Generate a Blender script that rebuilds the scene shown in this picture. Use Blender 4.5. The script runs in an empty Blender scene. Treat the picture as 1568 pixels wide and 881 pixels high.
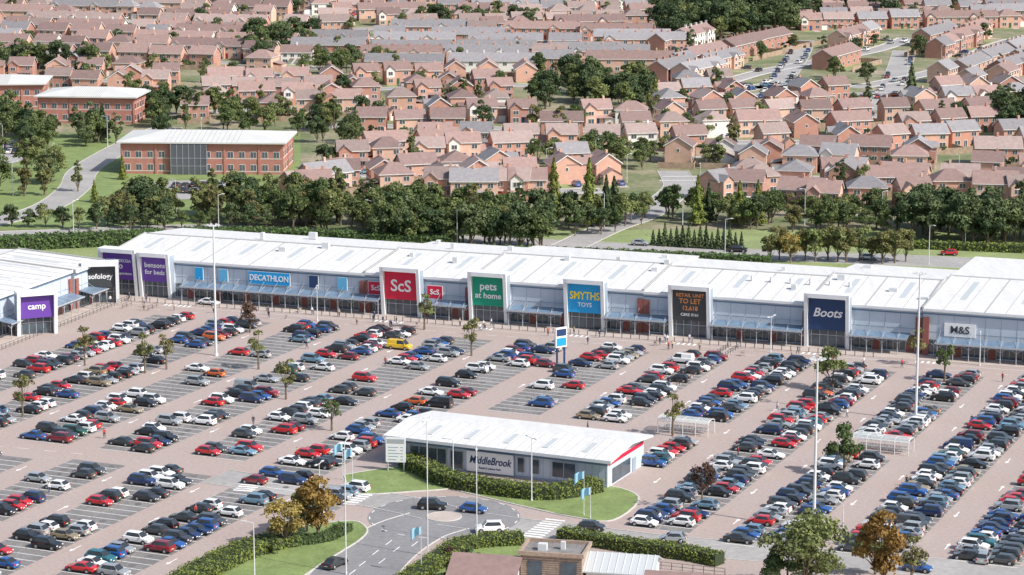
import bpy, math, random
import numpy as np
from mathutils import Vector, Matrix
R=random.Random(11); NR=np.random.RandomState(5)
S=bpy.context.scene
rad=math.radians
# ------------------------------------------------------------ survey helpers (aerial camera -> ground metres)
CX,CY=784.0,440.5; F=4000.0; PIT=math.atan(790/4000.0); CH=110.0
cp,sp=math.cos(PIT),math.sin(PIT)
def G(px,py,z=0.0):
    a=PIT+math.atan((py-CY)/F); Y=(CH-z)/math.tan(a)
    return Vector(((px-CX)/F*(Y*cp+(CH-z)*sp),Y))
def GP(l): return [G(*p) for p in l]
def inpoly(p,poly):
    x,y=p[0],p[1]; c=False; n=len(poly); j=n-1
    for i in range(n):
        xi,yi=poly[i][0],poly[i][1]; xj,yj=poly[j][0],poly[j][1]
        if (yi>y)!=(yj>y) and x<(xj-xi)*(y-yi)/(yj-yi)+xi: c=not c
        j=i
    return c
# ------------------------------------------------------------ materials
def mat(name,col,rough=.8,metal=0,ns=None,na=.15,col2=None,orand=0,coat=0,spec=.5,ns2=None,tint=0,transl=0,stretch=None):
    m=bpy.data.materials.new(name); m.use_nodes=True; nt=m.node_tree; N=nt.nodes; Lk=nt.links
    b=N['Principled BSDF']; out=N['Material Output']
    b.inputs['Roughness'].default_value=rough; b.inputs['Metallic'].default_value=metal
    b.inputs['Specular IOR Level'].default_value=spec
    if coat: b.inputs['Coat Weight'].default_value=coat; b.inputs['Coat Roughness'].default_value=.06
    b.inputs['Base Color'].default_value=(*col,1)
    fac=None
    def mul(a,bv):
        n=N.new('ShaderNodeMath'); n.operation='MULTIPLY'; Lk.new(a,n.inputs[0]); Lk.new(bv,n.inputs[1]); return n.outputs[0]
    def rng(a,lo,hi,f0=0,f1=1):
        n=N.new('ShaderNodeMapRange'); Lk.new(a,n.inputs['Value']); n.inputs['From Min'].default_value=f0; n.inputs['From Max'].default_value=f1
        n.inputs['To Min'].default_value=lo; n.inputs['To Max'].default_value=hi; return n.outputs[0]
    noi=None
    if ns:
        geo=N.new('ShaderNodeNewGeometry'); pos=geo.outputs['Position']
        if stretch:
            mp=N.new('ShaderNodeMapping'); mp.inputs['Rotation'].default_value=(0,0,stretch[1]); mp.inputs['Scale'].default_value=stretch[0]; Lk.new(pos,mp.inputs[0]); pos=mp.outputs[0]
        t=N.new('ShaderNodeTexNoise'); t.inputs['Scale'].default_value=ns; t.inputs['Detail'].default_value=6; t.inputs['Roughness'].default_value=.65
        Lk.new(pos,t.inputs['Vector']); noi=t.outputs['Fac']
        fac=rng(noi,1-na,1+na,.3,.7)
        if ns2:
            t2=N.new('ShaderNodeTexNoise'); t2.inputs['Scale'].default_value=ns2; t2.inputs['Detail'].default_value=4
            Lk.new(geo.outputs['Position'],t2.inputs['Vector']); fac=mul(fac,rng(t2.outputs['Fac'],1-na*.8,1+na*.8,.3,.7))
    if orand:
        oi=N.new('ShaderNodeObjectInfo'); r=rng(oi.outputs['Random'],1-orand,1+orand); fac=mul(fac,r) if fac else r
    if tint:
        at=N.new('ShaderNodeAttribute'); at.attribute_name='tint'; r=rng(at.outputs['Fac'],1-tint,1+tint); fac=mul(fac,r) if fac else r
    src=None
    if col2:
        mx=N.new('ShaderNodeMix'); mx.data_type='RGBA'; mx.inputs[6].default_value=(*col,1); mx.inputs[7].default_value=(*col2,1)
        if tint or orand:
            oi2=N.new('ShaderNodeObjectInfo'); Lk.new(oi2.outputs['Random'],mx.inputs[0])
        else: Lk.new(rng(noi,0,1,.38,.62),mx.inputs[0])
        src=mx.outputs[2]
    if fac:
        vm=N.new('ShaderNodeVectorMath'); vm.operation='SCALE'
        if src: Lk.new(src,vm.inputs[0])
        else: vm.inputs[0].default_value=col
        Lk.new(fac,vm.inputs['Scale']); src=vm.outputs[0]
    if src: Lk.new(src,b.inputs['Base Color'])
    if transl:
        tr=N.new('ShaderNodeBsdfTranslucent'); ms=N.new('ShaderNodeMixShader'); ms.inputs[0].default_value=transl
        if src: Lk.new(src,tr.inputs['Color'])
        else: tr.inputs['Color'].default_value=(*col,1)
        Lk.new(b.outputs[0],ms.inputs[1]); Lk.new(tr.outputs[0],ms.inputs[2]); Lk.new(ms.outputs[0],out.inputs['Surface'])
    return m
M={}
def mk(k,*a,**kw): M[k]=mat(k,*a,**kw); return M[k]
mk('garden_ground',(.16,.20,.08),ns=.05,na=.3,col2=(.27,.23,.16),ns2=.6)
mk('lawn_grass',(.19,.25,.085),ns=.25,na=.22,ns2=2.5)
mk('verge_grass',(.24,.29,.12),ns=.1,na=.22,ns2=1.5)
mk('block_paving',(.42,.335,.30),ns=.05,na=.12,ns2=1.7,col2=(.37,.305,.28))
mk('bay_asphalt',(.20,.19,.185),ns=.15,na=.25,ns2=2)
mk('dark_stain',(.13,.125,.12),ns=1,na=.2)
mk('road_asphalt',(.23,.225,.23),ns=.1,na=.15,ns2=1.5)
mk('light_asphalt',(.35,.335,.325),ns=.08,na=.15,ns2=1)
mk('footpath',(.47,.40,.36),ns=.3,na=.12)
mk('kerb_stone',(.55,.53,.5),ns=1,na=.1)
mk('white_paint',(.8,.79,.77),ns=2,na=.12)
mk('white_roof',(.66,.655,.645),rough=.6,ns=.25,na=.07,ns2=1,stretch=((3,.25,1),rad(19.8)))
mk('roof_seam',(.40,.40,.40))
mk('rooflight',(.5,.53,.54),rough=.35)
mk('cladding',(.50,.56,.63),rough=.5,ns=.3,na=.06)
mk('cladding_dark',(.30,.36,.43),rough=.5,ns=.3,na=.06)
mk('cladding_white',(.72,.74,.76),rough=.5,ns=.5,na=.05)
mk('blue_trim',(.13,.22,.34),rough=.5)
mk('store_brick',(.28,.10,.08),ns=1.5,na=.2)
mk('shop_glass',(.06,.085,.11),rough=.12,spec=.8,ns=.4,na=.5)
mk('canopy_glass',(.15,.22,.31),rough=.3,ns=.6,na=.25)
mk('steel',(.45,.47,.5),rough=.45,metal=.3)
mk('galvanised',(.66,.67,.68),rough=.5,metal=.1)
mk('dark_metal',(.06,.06,.065),rough=.5)
mk('office_brick',(.43,.19,.15),ns=.8,na=.12)
mk('office_roof',(.60,.60,.58),rough=.6,ns=.2,na=.06)
mk('office_glass',(.09,.10,.12),rough=.15,spec=.8)
mk('window_glass',(.08,.09,.10),rough=.15,spec=.8)
mk('frame_white',(.78,.78,.76),rough=.5)
mk('render_white',(.74,.71,.66),ns=.5,na=.06)
mk('wood',(.36,.27,.21),ns=2,na=.25)
mk('fence_wood',(.34,.25,.18),ns=.7,na=.3)
mk('bark',(.16,.125,.09),ns=3,na=.3)
for i,c in enumerate([(.60,.35,.265),(.53,.265,.195),(.62,.40,.31),(.45,.235,.18)]): mk('house_brick_%d'%i,c,ns=.7,na=.1,orand=.12)
for i,c in enumerate([(.29,.195,.175),(.235,.16,.148),(.31,.235,.215),(.245,.235,.245)]): mk('house_tiles_%d'%i,c,ns=.9,na=.15,orand=.22)
for i,c in enumerate([(.25,.02,.02),(.03,.08,.2),(.7,.7,.7),(.04,.12,.06)]): mk('door_%d'%i,c,rough=.4)
LF=dict(tint=.5,rough=.7,spec=.25)
mk('leaves_green',(.11,.165,.06),col2=(.165,.185,.07),orand=.22,transl=.25,**LF)
mk('leaves_dark',(.065,.105,.048),col2=(.11,.14,.06),orand=.2,transl=.2,**LF)
mk('leaves_autumn',(.33,.20,.06),col2=(.30,.26,.08),orand=.2,transl=.25,**LF)
mk('leaves_olive',(.21,.19,.08),col2=(.16,.19,.07),orand=.2,transl=.25,**LF)
mk('leaves_purple',(.12,.07,.06),col2=(.15,.10,.07),orand=.2,transl=.2,**LF)
mk('leaves_lime',(.22,.25,.055),col2=(.17,.21,.05),orand=.15,transl=.2,**LF)
mk('hedge_leaves',(.18,.22,.05),orand=0.01,col2=(.18,.22,.05),transl=.2,**LF)
mk('hedge_leaves_dark',(.10,.16,.05),orand=0.01,col2=(.10,.16,.05),transl=.2,**LF)
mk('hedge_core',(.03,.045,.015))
mk('tyre',(.02,.02,.02),rough=.9); mk('alloy',(.5,.5,.52),rough=.35,metal=.7)
mk('car_glass',(.03,.035,.04),rough=.06,spec=.9)
mk('headlamp',(.8,.8,.8),rough=.1); mk('taillamp',(.4,.01,.01),rough=.2); mk('plate',(.8,.75,.4),rough=.4); mk('plastic',(.03,.03,.032),rough=.6)
paints={'black':(.014,.014,.017),'grey':(.09,.095,.10),'dgrey':(.04,.043,.048),'silver':(.46,.48,.49),'white':(.85,.85,.84),'blue':(.02,.09,.30),'navy':(.015,.035,.11),
 'red':(.55,.02,.025),'maroon':(.22,.015,.025),'lblue':(.22,.38,.5),'teal':(.02,.13,.16),'gold':(.38,.3,.18),'yellow':(.8,.52,.02),'orange':(.6,.12,.02),'green':(.02,.08,.05)}
for k,c in paints.items(): mk('paint_'+k,c,rough=.3,metal=.35 if k in('silver','grey','lblue','gold') else 0,coat=.9,orand=.1)
# ------------------------------------------------------------ mesh builder
class MB:
    def __init__(s): s.v=[];s.f=[];s.m=[];s.M=None
    def add(s,pts,faces,m):
        o=len(s.v)
        for p in pts:
            p=Vector(p)
            if s.M is not None: p=s.M@p
            s.v.append(tuple(p))
        for i,fc in enumerate(faces):
            s.f.append([o+k for k in fc]); s.m.append(m[i] if isinstance(m,(list,tuple)) else m)
    def quad(s,pts,m): s.add(pts,[list(range(len(pts)))],m)
    def box(s,x0,x1,y0,y1,z0,z1,m,top=None):
        P=[(x0,y0,z0),(x1,y0,z0),(x1,y1,z0),(x0,y1,z0),(x0,y0,z1),(x1,y0,z1),(x1,y1,z1),(x0,y1,z1)]
        s.add(P,[(3,2,1,0),(4,5,6,7),(0,1,5,4),(1,2,6,5),(2,3,7,6),(3,0,4,7)],[m,m if top is None else top,m,m,m,m])
    def slab(s,top,th,m):
        P=[Vector(p) for p in top]; Q=[p-Vector((0,0,th)) for p in P]; n=len(P)
        s.add(P+Q,[list(range(n)),list(range(2*n-1,n-1,-1))]+[(i,(i+1)%n,n+(i+1)%n,n+i) for i in range(n)],m)
    def cyl(s,p0,p1,r0,r1,n,m,caps=True):
        p0=Vector(p0);p1=Vector(p1);d=(p1-p0).normalized(); a=d.orthogonal().normalized(); b=d.cross(a)
        P=[p0+(a*math.cos(6.28318*i/n)+b*math.sin(6.28318*i/n))*r0 for i in range(n)]+[p1+(a*math.cos(6.28318*i/n)+b*math.sin(6.28318*i/n))*r1 for i in range(n)]
        fs=[(i,(i+1)%n,n+(i+1)%n,n+i) for i in range(n)]
        if caps: fs+=[list(range(n-1,-1,-1)),list(range(n,2*n))]
        s.add(P,fs,m)
    def gable(s,x0,x1,y0,y1,z,rise,ov,mr,mw,th=.18,ovx=None):
        ovx=ov if ovx is None else ovx
        ym=(y0+y1)/2; sl=rise/((y1-y0)/2); ze=z-sl*ov+th; zr=z+rise+th
        s.slab([(x0-ovx,y0-ov,ze),(x1+ovx,y0-ov,ze),(x1+ovx,ym,zr),(x0-ovx,ym,zr)],th,mr)
        s.slab([(x1+ovx,y1+ov,ze),(x0-ovx,y1+ov,ze),(x0-ovx,ym+.003,zr),(x1+ovx,ym+.003,zr)],th,mr)
        for x in(x0,x1): s.quad([(x,y0,z),(x,y1,z),(x,ym,z+rise)],mw)
    def mesh(s,name,mats,smooth=False):
        me=bpy.data.meshes.new(name); me.from_pydata(s.v,[],s.f)
        for m in mats: me.materials.append(M[m] if isinstance(m,str) else m)
        me.polygons.foreach_set('material_index',s.m)
        if smooth: me.polygons.foreach_set('use_smooth',[True]*len(s.f))
        me.update(); return me
def ob(name,me,loc=(0,0,0),rz=0,sc=1,parent=None):
    o=bpy.data.objects.new(name,me); S.collection.objects.link(o)
    loc=tuple(loc); o.location=loc if len(loc)==3 else (*loc,0); o.rotation_euler=(0,0,rz)
    o.scale=(sc,sc,sc) if isinstance(sc,(int,float)) else sc
    if parent: o.parent=parent
    return o
def empty(name,loc=(0,0,0)):
    o=bpy.data.objects.new(name,None); S.collection.objects.link(o); o.location=loc; return o
def flat(name,pts,z,m):
    b=MB(); b.quad([(p[0],p[1],z) for p in pts],0); return ob(name,b.mesh(name,[m]))
def smooth(pts,n=6):
    P=[Vector(p) for p in pts]; out=[]
    for i in range(len(P)-1):
        a=P[max(i-1,0)];b=P[i];c=P[i+1];d=P[min(i+2,len(P)-1)]
        for k in range(n):
            t=k/n; out.append(.5*((2*b)+(c-a)*t+(2*a-5*b+4*c-d)*t*t+(3*b-a-3*c+d)*t**3))
    out.append(P[-1]); return out
def ribs(pts,w):
    L=[];Q=[]
    for i,p in enumerate(pts):
        t=(pts[min(i+1,len(pts)-1)]-pts[max(i-1,0)]).normalized(); n=Vector((-t.y,t.x))
        L.append(p+n*w/2);Q.append(p-n*w/2)
    return L,Q
def strip_into(b,pts,w,z,m):
    L,Q=ribs(pts,w)
    for i in range(len(pts)-1): b.quad([(*L[i],z),(*Q[i],z),(*Q[i+1],z),(*L[i+1],z)],m)
def kerb_into(b,pts,m,w=.16,h=.12):
    L,Q=ribs(pts,w)
    for i in range(len(pts)-1):
        b.slab([(*L[i],h),(*Q[i],h),(*Q[i+1],h),(*L[i+1],h)],h,m)
def road(name,pts,w,z,m,kerb=True):
    P=smooth(pts); b=MB(); strip_into(b,P,w,z,0)
    if kerb:
        L,Q=ribs(P,w+.2); kerb_into(b,L,1); kerb_into(b,Q,1)
    return ob(name,b.mesh(name,[m,'kerb_stone']))
# ------------------------------------------------------------ foliage
def leafcloud(C,Nn,sz):
    n=len(C); rnd=NR.normal(size=(n,3)); Nn=Nn/np.linalg.norm(Nn,axis=1,keepdims=True)
    a=np.cross(Nn,rnd); a/=np.linalg.norm(a,axis=1,keepdims=True)+1e-9; b=np.cross(Nn,a)
    sz=sz[:,None]; asp=NR.uniform(.6,1,(n,1))
    return np.stack([C-a*sz-b*sz*asp*.3,C+a*sz*.2-b*sz*asp,C+a*sz+b*sz*asp*.3,C-a*sz*.2+b*sz*asp],1).reshape(-1,3)
def leafmesh(name,C,Nn,sz,tint,mats,wood=None):
    V=leafcloud(C,Nn,sz).tolist(); n=len(C)
    Fc=[[4*i,4*i+1,4*i+2,4*i+3] for i in range(n)]; mi=[0]*n; tt=list(tint)
    if wood:
        o=len(V); V+=wood.v; Fc+=[[o+k for k in f] for f in wood.f]; mi+=[1]*len(wood.f); tt+=[.5]*len(wood.f)
    me=bpy.data.meshes.new(name); me.from_pydata(V,[],Fc)
    for m in mats: me.materials.append(M[m])
    me.polygons.foreach_set('material_index',mi)
    at=me.attributes.new('tint','FLOAT','FACE'); at.data.foreach_set('value',[float(x) for x in tt]); me.update(); return me
def dirs(n):
    d=NR.normal(size=(n,3)); return d/np.linalg.norm(d,axis=1,keepdims=True)
def broadleaf(name,h,cr,n,leaf,lm,trunk=.25,lumps=14,gap=.75):
    cz=h*(trunk+1)/2; ch=h*(1-trunk)/2
    L=[];rr=[]
    for i in range(lumps):
        d=dirs(1)[0]*NR.uniform(.35,.85)
        zf=1-.3*max(0,d[2])
        L.append([d[0]*cr*zf,d[1]*cr*zf,cz+d[2]*ch]); rr.append(NR.uniform(.24,.46)*min(cr,ch*1.1))
    L=np.array(L);rr=np.array(rr); lt=NR.uniform(0,1,lumps)
    k=NR.randint(0,lumps,n); d=dirs(n); d[:,2]=np.where(d[:,2]<-.3,-d[:,2]*.6,d[:,2])
    rad_=NR.uniform(.45,1.1,n)**.6
    C=L[k]+d*(rr[k]*rad_)[:,None]*np.array([1,1,.9])
    keep=np.sin(C[:,0]*5/cr+3)*np.sin(C[:,1]*5/cr+1)*np.sin(C[:,2]*4/cr)<gap
    C=C[keep];k=k[keep];d=d[keep]; Nn=d+NR.normal(size=d.shape)*.6
    sz=leaf*NR.uniform(.5,1.3,len(C)); ti=np.clip(lt[k]*.6+.2+NR.uniform(-.25,.25,len(C)),0,1)
    w=MB(); r=h*.022
    w.cyl((0,0,0),(0,0,h*trunk*1.1),r*1.3,r,7,1); w.cyl((0,0,h*trunk*1.1),(.1,.05,h*.8),r,r*.25,6,1)
    for i in range(0,lumps,2):
        z0=h*trunk*(1+NR.uniform(0,.6)); w.cyl((0,0,z0),tuple(L[i]),r*.55,r*.15,5,1)
    return leafmesh(name,C,Nn,sz,ti,[lm,'bark'],w)
def conifer(name,h,cr,n,leaf,lm):
    t=NR.uniform(0,1,n)**1.35; ang=NR.uniform(0,6.283,n)
    prof=(1-t)**.85*(.82+.18*np.sin(t*38))*(.85+.25*np.sin(ang*5+t*9)); r=cr*prof*NR.uniform(.6,1.05,n)
    C=np.stack([np.cos(ang)*r,np.sin(ang)*r,h*.06+t*h*.94],1)
    Nn=np.stack([np.cos(ang),np.sin(ang),np.full(n,.5)],1)+NR.normal(size=(n,3))*.5
    w=MB(); w.cyl((0,0,0),(0,0,h*.9),h*.02,h*.005,7,1)
    return leafmesh(name,C,Nn,leaf*NR.uniform(.6,1.2,n),np.clip(.5+.4*np.sin(t*38+ang*3)*.7+NR.uniform(-.3,.3,n),0,1),[lm,'bark'],w)
TREE={}
for i in range(4): TREE['g%d'%i]=broadleaf('deciduous_tree',9,3.3+.5*(i%2),2600,.26,'leaves_green',trunk=.1,lumps=15+i,gap=.6)
for i in range(3): TREE['d%d'%i]=broadleaf('deciduous_tree',10,4.1,2900,.3,'leaves_dark',trunk=.07,lumps=18+i,gap=.6)
for i in range(2): TREE['o%d'%i]=broadleaf('deciduous_tree',8,2.8,2300,.23,'leaves_olive',trunk=.12,lumps=15+i,gap=.6)
for i in range(2): TREE['a%d'%i]=broadleaf('autumn_tree',8,3.0,3400,.19,'leaves_autumn',trunk=.12,lumps=18+i,gap=.5)
for i in range(2): TREE['t%d'%i]=broadleaf('tall_tree',12,2.3,2600,.26,'leaves_olive' if i else 'leaves_green',trunk=.05,lumps=20,gap=.6)
for i in range(3): TREE['y%d'%i]=broadleaf('young_tree',6.5,1.9,1100,.15,'leaves_olive' if i else 'leaves_green',trunk=.25,lumps=12,gap=.35)
TREE['p0']=broadleaf('purple_tree',6,2.4,1700,.18,'leaves_purple',trunk=.2,lumps=13)
TREE['b0']=broadleaf('broad_tree',9,4.4,6500,.19,'leaves_green',trunk=.12,lumps=24,gap=.55)
TREE['s0']=broadleaf('garden_shrub',2.4,1.5,350,.22,'leaves_green',trunk=.08,lumps=7)
TREE['s1']=broadleaf('garden_shrub',2.4,1.6,350,.22,'leaves_dark',trunk=.08,lumps=7)
TREE['cl']=conifer('conifer_tree',13,3.1,3000,.28,'leaves_lime'); TREE['cd']=conifer('conifer_tree',12,2.8,3000,.28,'leaves_dark'); TREE['cs']=conifer('small_conifer',5,1.2,700,.2,'leaves_dark')
def tree(k,p,sc=1.0,name=None):
    nm=name or {'g':'deciduous_tree','d':'dark_leaved_tree','o':'olive_leaved_tree','a':'autumn_tree','y':'young_tree','p':'purple_leaved_tree','b':'broad_crowned_tree','s':'garden_shrub','c':'conifer_tree','t':'tall_tree'}[k[0]]
    return ob(nm,TREE[k],(p[0],p[1],0),R.uniform(0,6.28),(sc*R.uniform(.9,1.1),sc*R.uniform(.9,1.1),sc*R.uniform(.9,1.12)))
def hedge(name,pts,w,h,lm='hedge_leaves',dens=16,leaf=.15):
    P=smooth(pts,4); core=MB(); L,Q=ribs(P,w*.86)
    C=[];Nn=[]
    for i in range(len(P)-1):
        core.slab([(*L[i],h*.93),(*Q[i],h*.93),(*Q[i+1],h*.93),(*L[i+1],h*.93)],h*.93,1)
        seg=P[i+1]-P[i]; ln=seg.length; t=seg.normalized(); nn=Vector((-t.y,t.x))
        for k in range(int(ln*(w+2*h)*dens)):
            s=R.random()*ln; u=R.uniform(-h,w+h)
            hh=h*(1+.06*math.sin(s*2+i)+.04*math.sin(s*5))
            if u<0: off=-w/2; z=hh*(1+u/h); n=(-nn.x,-nn.y,.2)
            elif u>w: off=w/2; z=hh*(1-(u-w)/h); n=(nn.x,nn.y,.2)
            else: off=u-w/2; z=hh; n=(0,0,1)
            c=P[i]+t*s+nn*(off+R.uniform(-.12,.12)); C.append((c.x,c.y,z+R.uniform(-.1,.1))); Nn.append(n)
    if not C: return
    C=np.array(C);Nn=np.array(Nn)+NR.normal(size=(len(C),3))*.5
    ti=np.clip(.5+.25*np.sin(C[:,0]*1.3)*np.sin(C[:,1]*1.1)+NR.uniform(-.3,.3,len(C)),0,1)
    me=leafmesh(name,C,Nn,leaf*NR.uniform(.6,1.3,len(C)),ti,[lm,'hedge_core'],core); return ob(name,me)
# ------------------------------------------------------------ cars
def carbase(kind):
    b=MB()
    T={'hatch':dict(st=[(2.02,.58,.74),(1.92,.70,.82),(1.5,.82,.87),(1.0,.92,.89),(-1.6,.97,.89),(-1.92,.94,.85),(-2.02,.62,.8)],cab=(1.08,.38,-1.35,-1.88,1.47),wx=(1.28,-1.25)),
     'saloon':dict(st=[(2.28,.55,.74),(2.18,.68,.83),(1.6,.80,.89),(1.0,.90,.9),(-1.4,.95,.9),(-2.1,.93,.86),(-2.28,.62,.8)],cab=(1.08,.3,-1.0,-1.78,1.43),wx=(1.42,-1.38)),
     'suv':dict(st=[(2.2,.70,.8),(2.1,.86,.88),(1.6,.98,.92),(1.05,1.05,.93),(-1.8,1.1,.93),(-2.12,1.08,.89),(-2.2,.7,.84)],cab=(1.15,.5,-1.7,-2.1,1.68),wx=(1.36,-1.34)),
     'van':dict(st=[(2.4,.75,.82),(2.3,.92,.9),(1.9,1.05,.94),(1.5,1.12,.95),(-2.2,1.15,.95),(-2.38,1.12,.94),(-2.42,.7,.9)],cab=(1.7,.95,-2.25,-2.38,1.92),wx=(1.55,-1.5))}[kind]
    st=T['st']; zb=.24; rings=[]
    for x,zt,w in st: 
        rings.append([(x,w*.93,zb),(x,w,zb+.18),(x,w*1.01,zb+(zt-zb)*.62),(x,w*.97,zt-.05),(x,w*.86,zt),(x,-w*.86,zt),(x,-w*.97,zt-.05),(x,-w*1.01,zb+(zt-zb)*.62),(x,-w,zb+.18),(x,-w*.93,zb)])
    P=[p for r in rings for p in r]; fs=[];ms=[]
    for i in range(len(rings)-1):
        for j in range(9):
            fs.append((i*10+j,(i+1)*10+j,(i+1)*10+j+1,i*10+j+1)); ms.append(6 if j in(0,8) else 0)
    fs+=[tuple(range(10)),tuple(range(len(P)-1,len(P)-11,-1))]; ms+=[0,0]
    b.add(P,fs,ms)
    a0,a1,a2,a3,zr=T['cab']; wb=st[3][2]*.87; wr=st[3][2]*.70
    def zat(x):
        for i in range(len(st)-1):
            if st[i][0]>=x>=st[i+1][0]:
                t=(st[i][0]-x)/(st[i][0]-st[i+1][0]); return st[i][1]*(1-t)+st[i+1][1]*t
        return st[-1][1]
    z0=zat(a0)-.02; z3=zat(a3)-.02; ze=zr-.06; g=1
    b.quad([(a0,-wb*.93,z0),(a0,wb*.93,z0),(a1,wr,ze),(a1,-wr,ze)],g)
    b.quad([(a3,wb*.95,z3),(a3,-wb*.95,z3),(a2,-wr,ze),(a2,wr,ze)],g if kind!='van' else 0)
    for s in(1,-1):
        y0=s*wb;yr=s*wr; zm=zat(0)-.02
        b.quad([(a0,y0*.93,z0),(-.2,y0*1.02,zm),(-.2,yr*1.02,ze),(a1,yr,ze)],g)
        b.quad([(-.2,y0*1.02,zm),(a3,y0*.95,z3),(a2,yr,ze),(-.2,yr*1.02,ze)],g if kind!='van' else 0)
        e=s*.012
        b.quad([(-.15,y0*1.02+e,zm),(-.25,y0*1.02+e,zm),(-.25,yr*1.02+e,ze),(-.15,yr*1.02+e,ze)],6)
        b.quad([(a3+.42,y0*.97+e,z3),(a3,y0*.95+e,z3),(a2,yr+e,ze),(a2+.3,yr*1.01+e,ze)],0)
        b.quad([(a0,y0*.93+e,z0),(a0-.12,y0*.94+e,z0),(a1-.1,yr+e,ze),(a1,yr+e,ze)],0)
        b.box(a0-.35,a0-.15,min(s*wb*1.0,s*(wb+.24)),max(s*wb*1.0,s*(wb+.24)),z0+.06,z0+.2,0)
        w1=st[1][2]; x1=st[0][0]
        b.box(x1-.22,x1-.005+.02,min(s*w1*.62,s*w1*.95),max(s*w1*.62,s*w1*.95),st[0][1]-.06,st[0][1]+.07,2)
        xr=st[-1][0]; b.box(xr-.015,xr+.16,min(s*w1*.7,s*w1*1.0),max(s*w1*.7,s*w1*1.0),st[-1][1]+.02,st[-1][1]+.26,3)
        for wx in T['wx']:
            W=st[3][2]
            b.cyl((wx,s*(W-.03),.34),(wx,s*(W+.012),.34),.40,.39,14,6)
            b.cyl((wx,s*(W-.22),.33),(wx,s*(W+.025),.33),.33,.32,14,4)
            b.cyl((wx,s*(W+.02),.33),(wx,s*(W+.04),.33),.21,.19,10,5)
    ys=[-wr,-wr*.8,0,wr*.8,wr]; zs=[ze,zr-.015,zr,zr-.015,ze]; xs=[a1,a1-.18,(a1+a2)/2,a2+.12,a2]
    P=[(x,y,(z if abs(i-2)<2 else ze+(z-ze)*.35)) for i,x in enumerate(xs) for y,z in zip(ys,zs)]
    b.add(P,[(i*5+j,i*5+j+1,(i+1)*5+j+1,(i+1)*5+j) for i in range(4) for j in range(4)],0)
    xf=st[0][0]; b.box(xf-.05,xf+.012,-.5,.5,.34,.5,6); b.box(xf,xf+.02,-.26,.26,.36,.47,2); xr=st[-1][0]; b.box(xr-.02,xr,-.26,.26,.52,.63,7)
    return b
CARM={}; CB={k:carbase(k) for k in('hatch','saloon','suv','van')}
def car(kind,colr,p,ang,name='parked_car',z=.05):
    key=(kind,colr)
    if key not in CARM: CARM[key]=CB[kind].mesh('car_'+kind,['paint_'+colr,'car_glass','headlamp','taillamp','tyre','alloy','plastic','plate'])
    return ob(name,CARM[key],(p[0],p[1],z),ang)
COLS=['black']*17+['dgrey']*8+['grey']*11+['silver']*10+['white']*24+['blue']*9+['navy']*7+['red']*11+['maroon']*3+['lblue']*4+['teal']*1+['gold']*1+['orange']*1+['green']*1
KINDS=['hatch']*48+['saloon']*20+['suv']*32+['van']*1
# ------------------------------------------------------------ ground & paving
b=MB(); b.quad([(-9000,-2500,0),(9000,-2500,0),(9000,16000,0),(-9000,16000,0)],0); ob('ground',b.mesh('ground',['garden_ground']))
ANG=-rad(19.8); RA=rad(23.5)
r_=Vector((math.sin(RA),math.cos(RA))); c_=Vector((math.cos(RA),-math.sin(RA)))
P0=G(290,457); D=Vector((math.cos(ANG),math.sin(ANG))); DN=Vector((-D.y,D.x))
def a_of(px,P=P0,d=D):
    k=(px-CX)/F; return (k*(P.y*cp+CH*sp)-P.x)/(d.x-k*d.y*cp)
def loc(a,y): return P0+D*a+DN*y
def tolocal(p): q=Vector(p)-P0; return q.dot(D),q.dot(DN)
flat('car_park_paving',[loc(-160,6),loc(260,6),loc(260,-340),loc(-160,-340)],.02,'block_paving')
flat('store_footpath',[loc(-30,2),loc(200,2),loc(200,-6.5),loc(-30,-6.5)],.05,'footpath')
flat('roadside_verge',GP([(-300,395),(100,372),(300,352),(1700,352),(1900,430),(1300,440),(300,400),(-300,440)]),.012,'verge_grass')
flat('office_lawn',GP([(-300,350),(-300,230),(60,205),(460,205),(460,300),(300,345),(0,352)]),.012,'lawn_grass')
# ------------------------------------------------------------ parking rows
O=G(1140,600)
exclP=GP([(535,775),(560,700),(590,690),(640,645),(690,622),(1003,655),(1003,705),(962,748),(990,768),(955,800),(1100,829),(1700,878),(1700,1000),(200,1000),(240,893),(375,815),(520,795)])
shelterP=[GP([(1000,640),(1095,645),(1090,680),(1000,675)]),GP([(1298,672),(1398,675),(1395,708),(1298,703)])]
lowP=GP([(640,560),(900,535),(960,600),(880,645),(690,640),(560,610)])
midP=GP([(300,520),(640,560),(560,610),(690,640),(560,700),(150,660)])
treeP=[(222,572),(255,566),(396,566),(438,612),(383,510),(650,505),(722,545),(508,660),(1030,668),(1275,598),(1292,728),(1075,768),(1446,585),(1405,560),(35,640),(130,560)]
treeW=GP(treeP)
_,aisle_y=tolocal(G(300,713))
wingP=G(160,455); rW=Vector((math.sin(rad(19.8)),math.cos(rad(19.8)))); cW=Vector((rW.y,-rW.x))
mk_=MB(); bays=MB(); stains=MB(); ncar=0
def free(p):
    a,y=tolocal(p)
    if y>-17.5 or y<-250: return False
    if (Vector(p)-wingP).dot(cW)<15: return False
    if inpoly(p,exclP): return False
    if a<a_of(600,P0,D)+30 and abs(y-aisle_y)<4.6: return False
    for s in shelterP:
        if inpoly(p,s): return False
    return True
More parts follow.
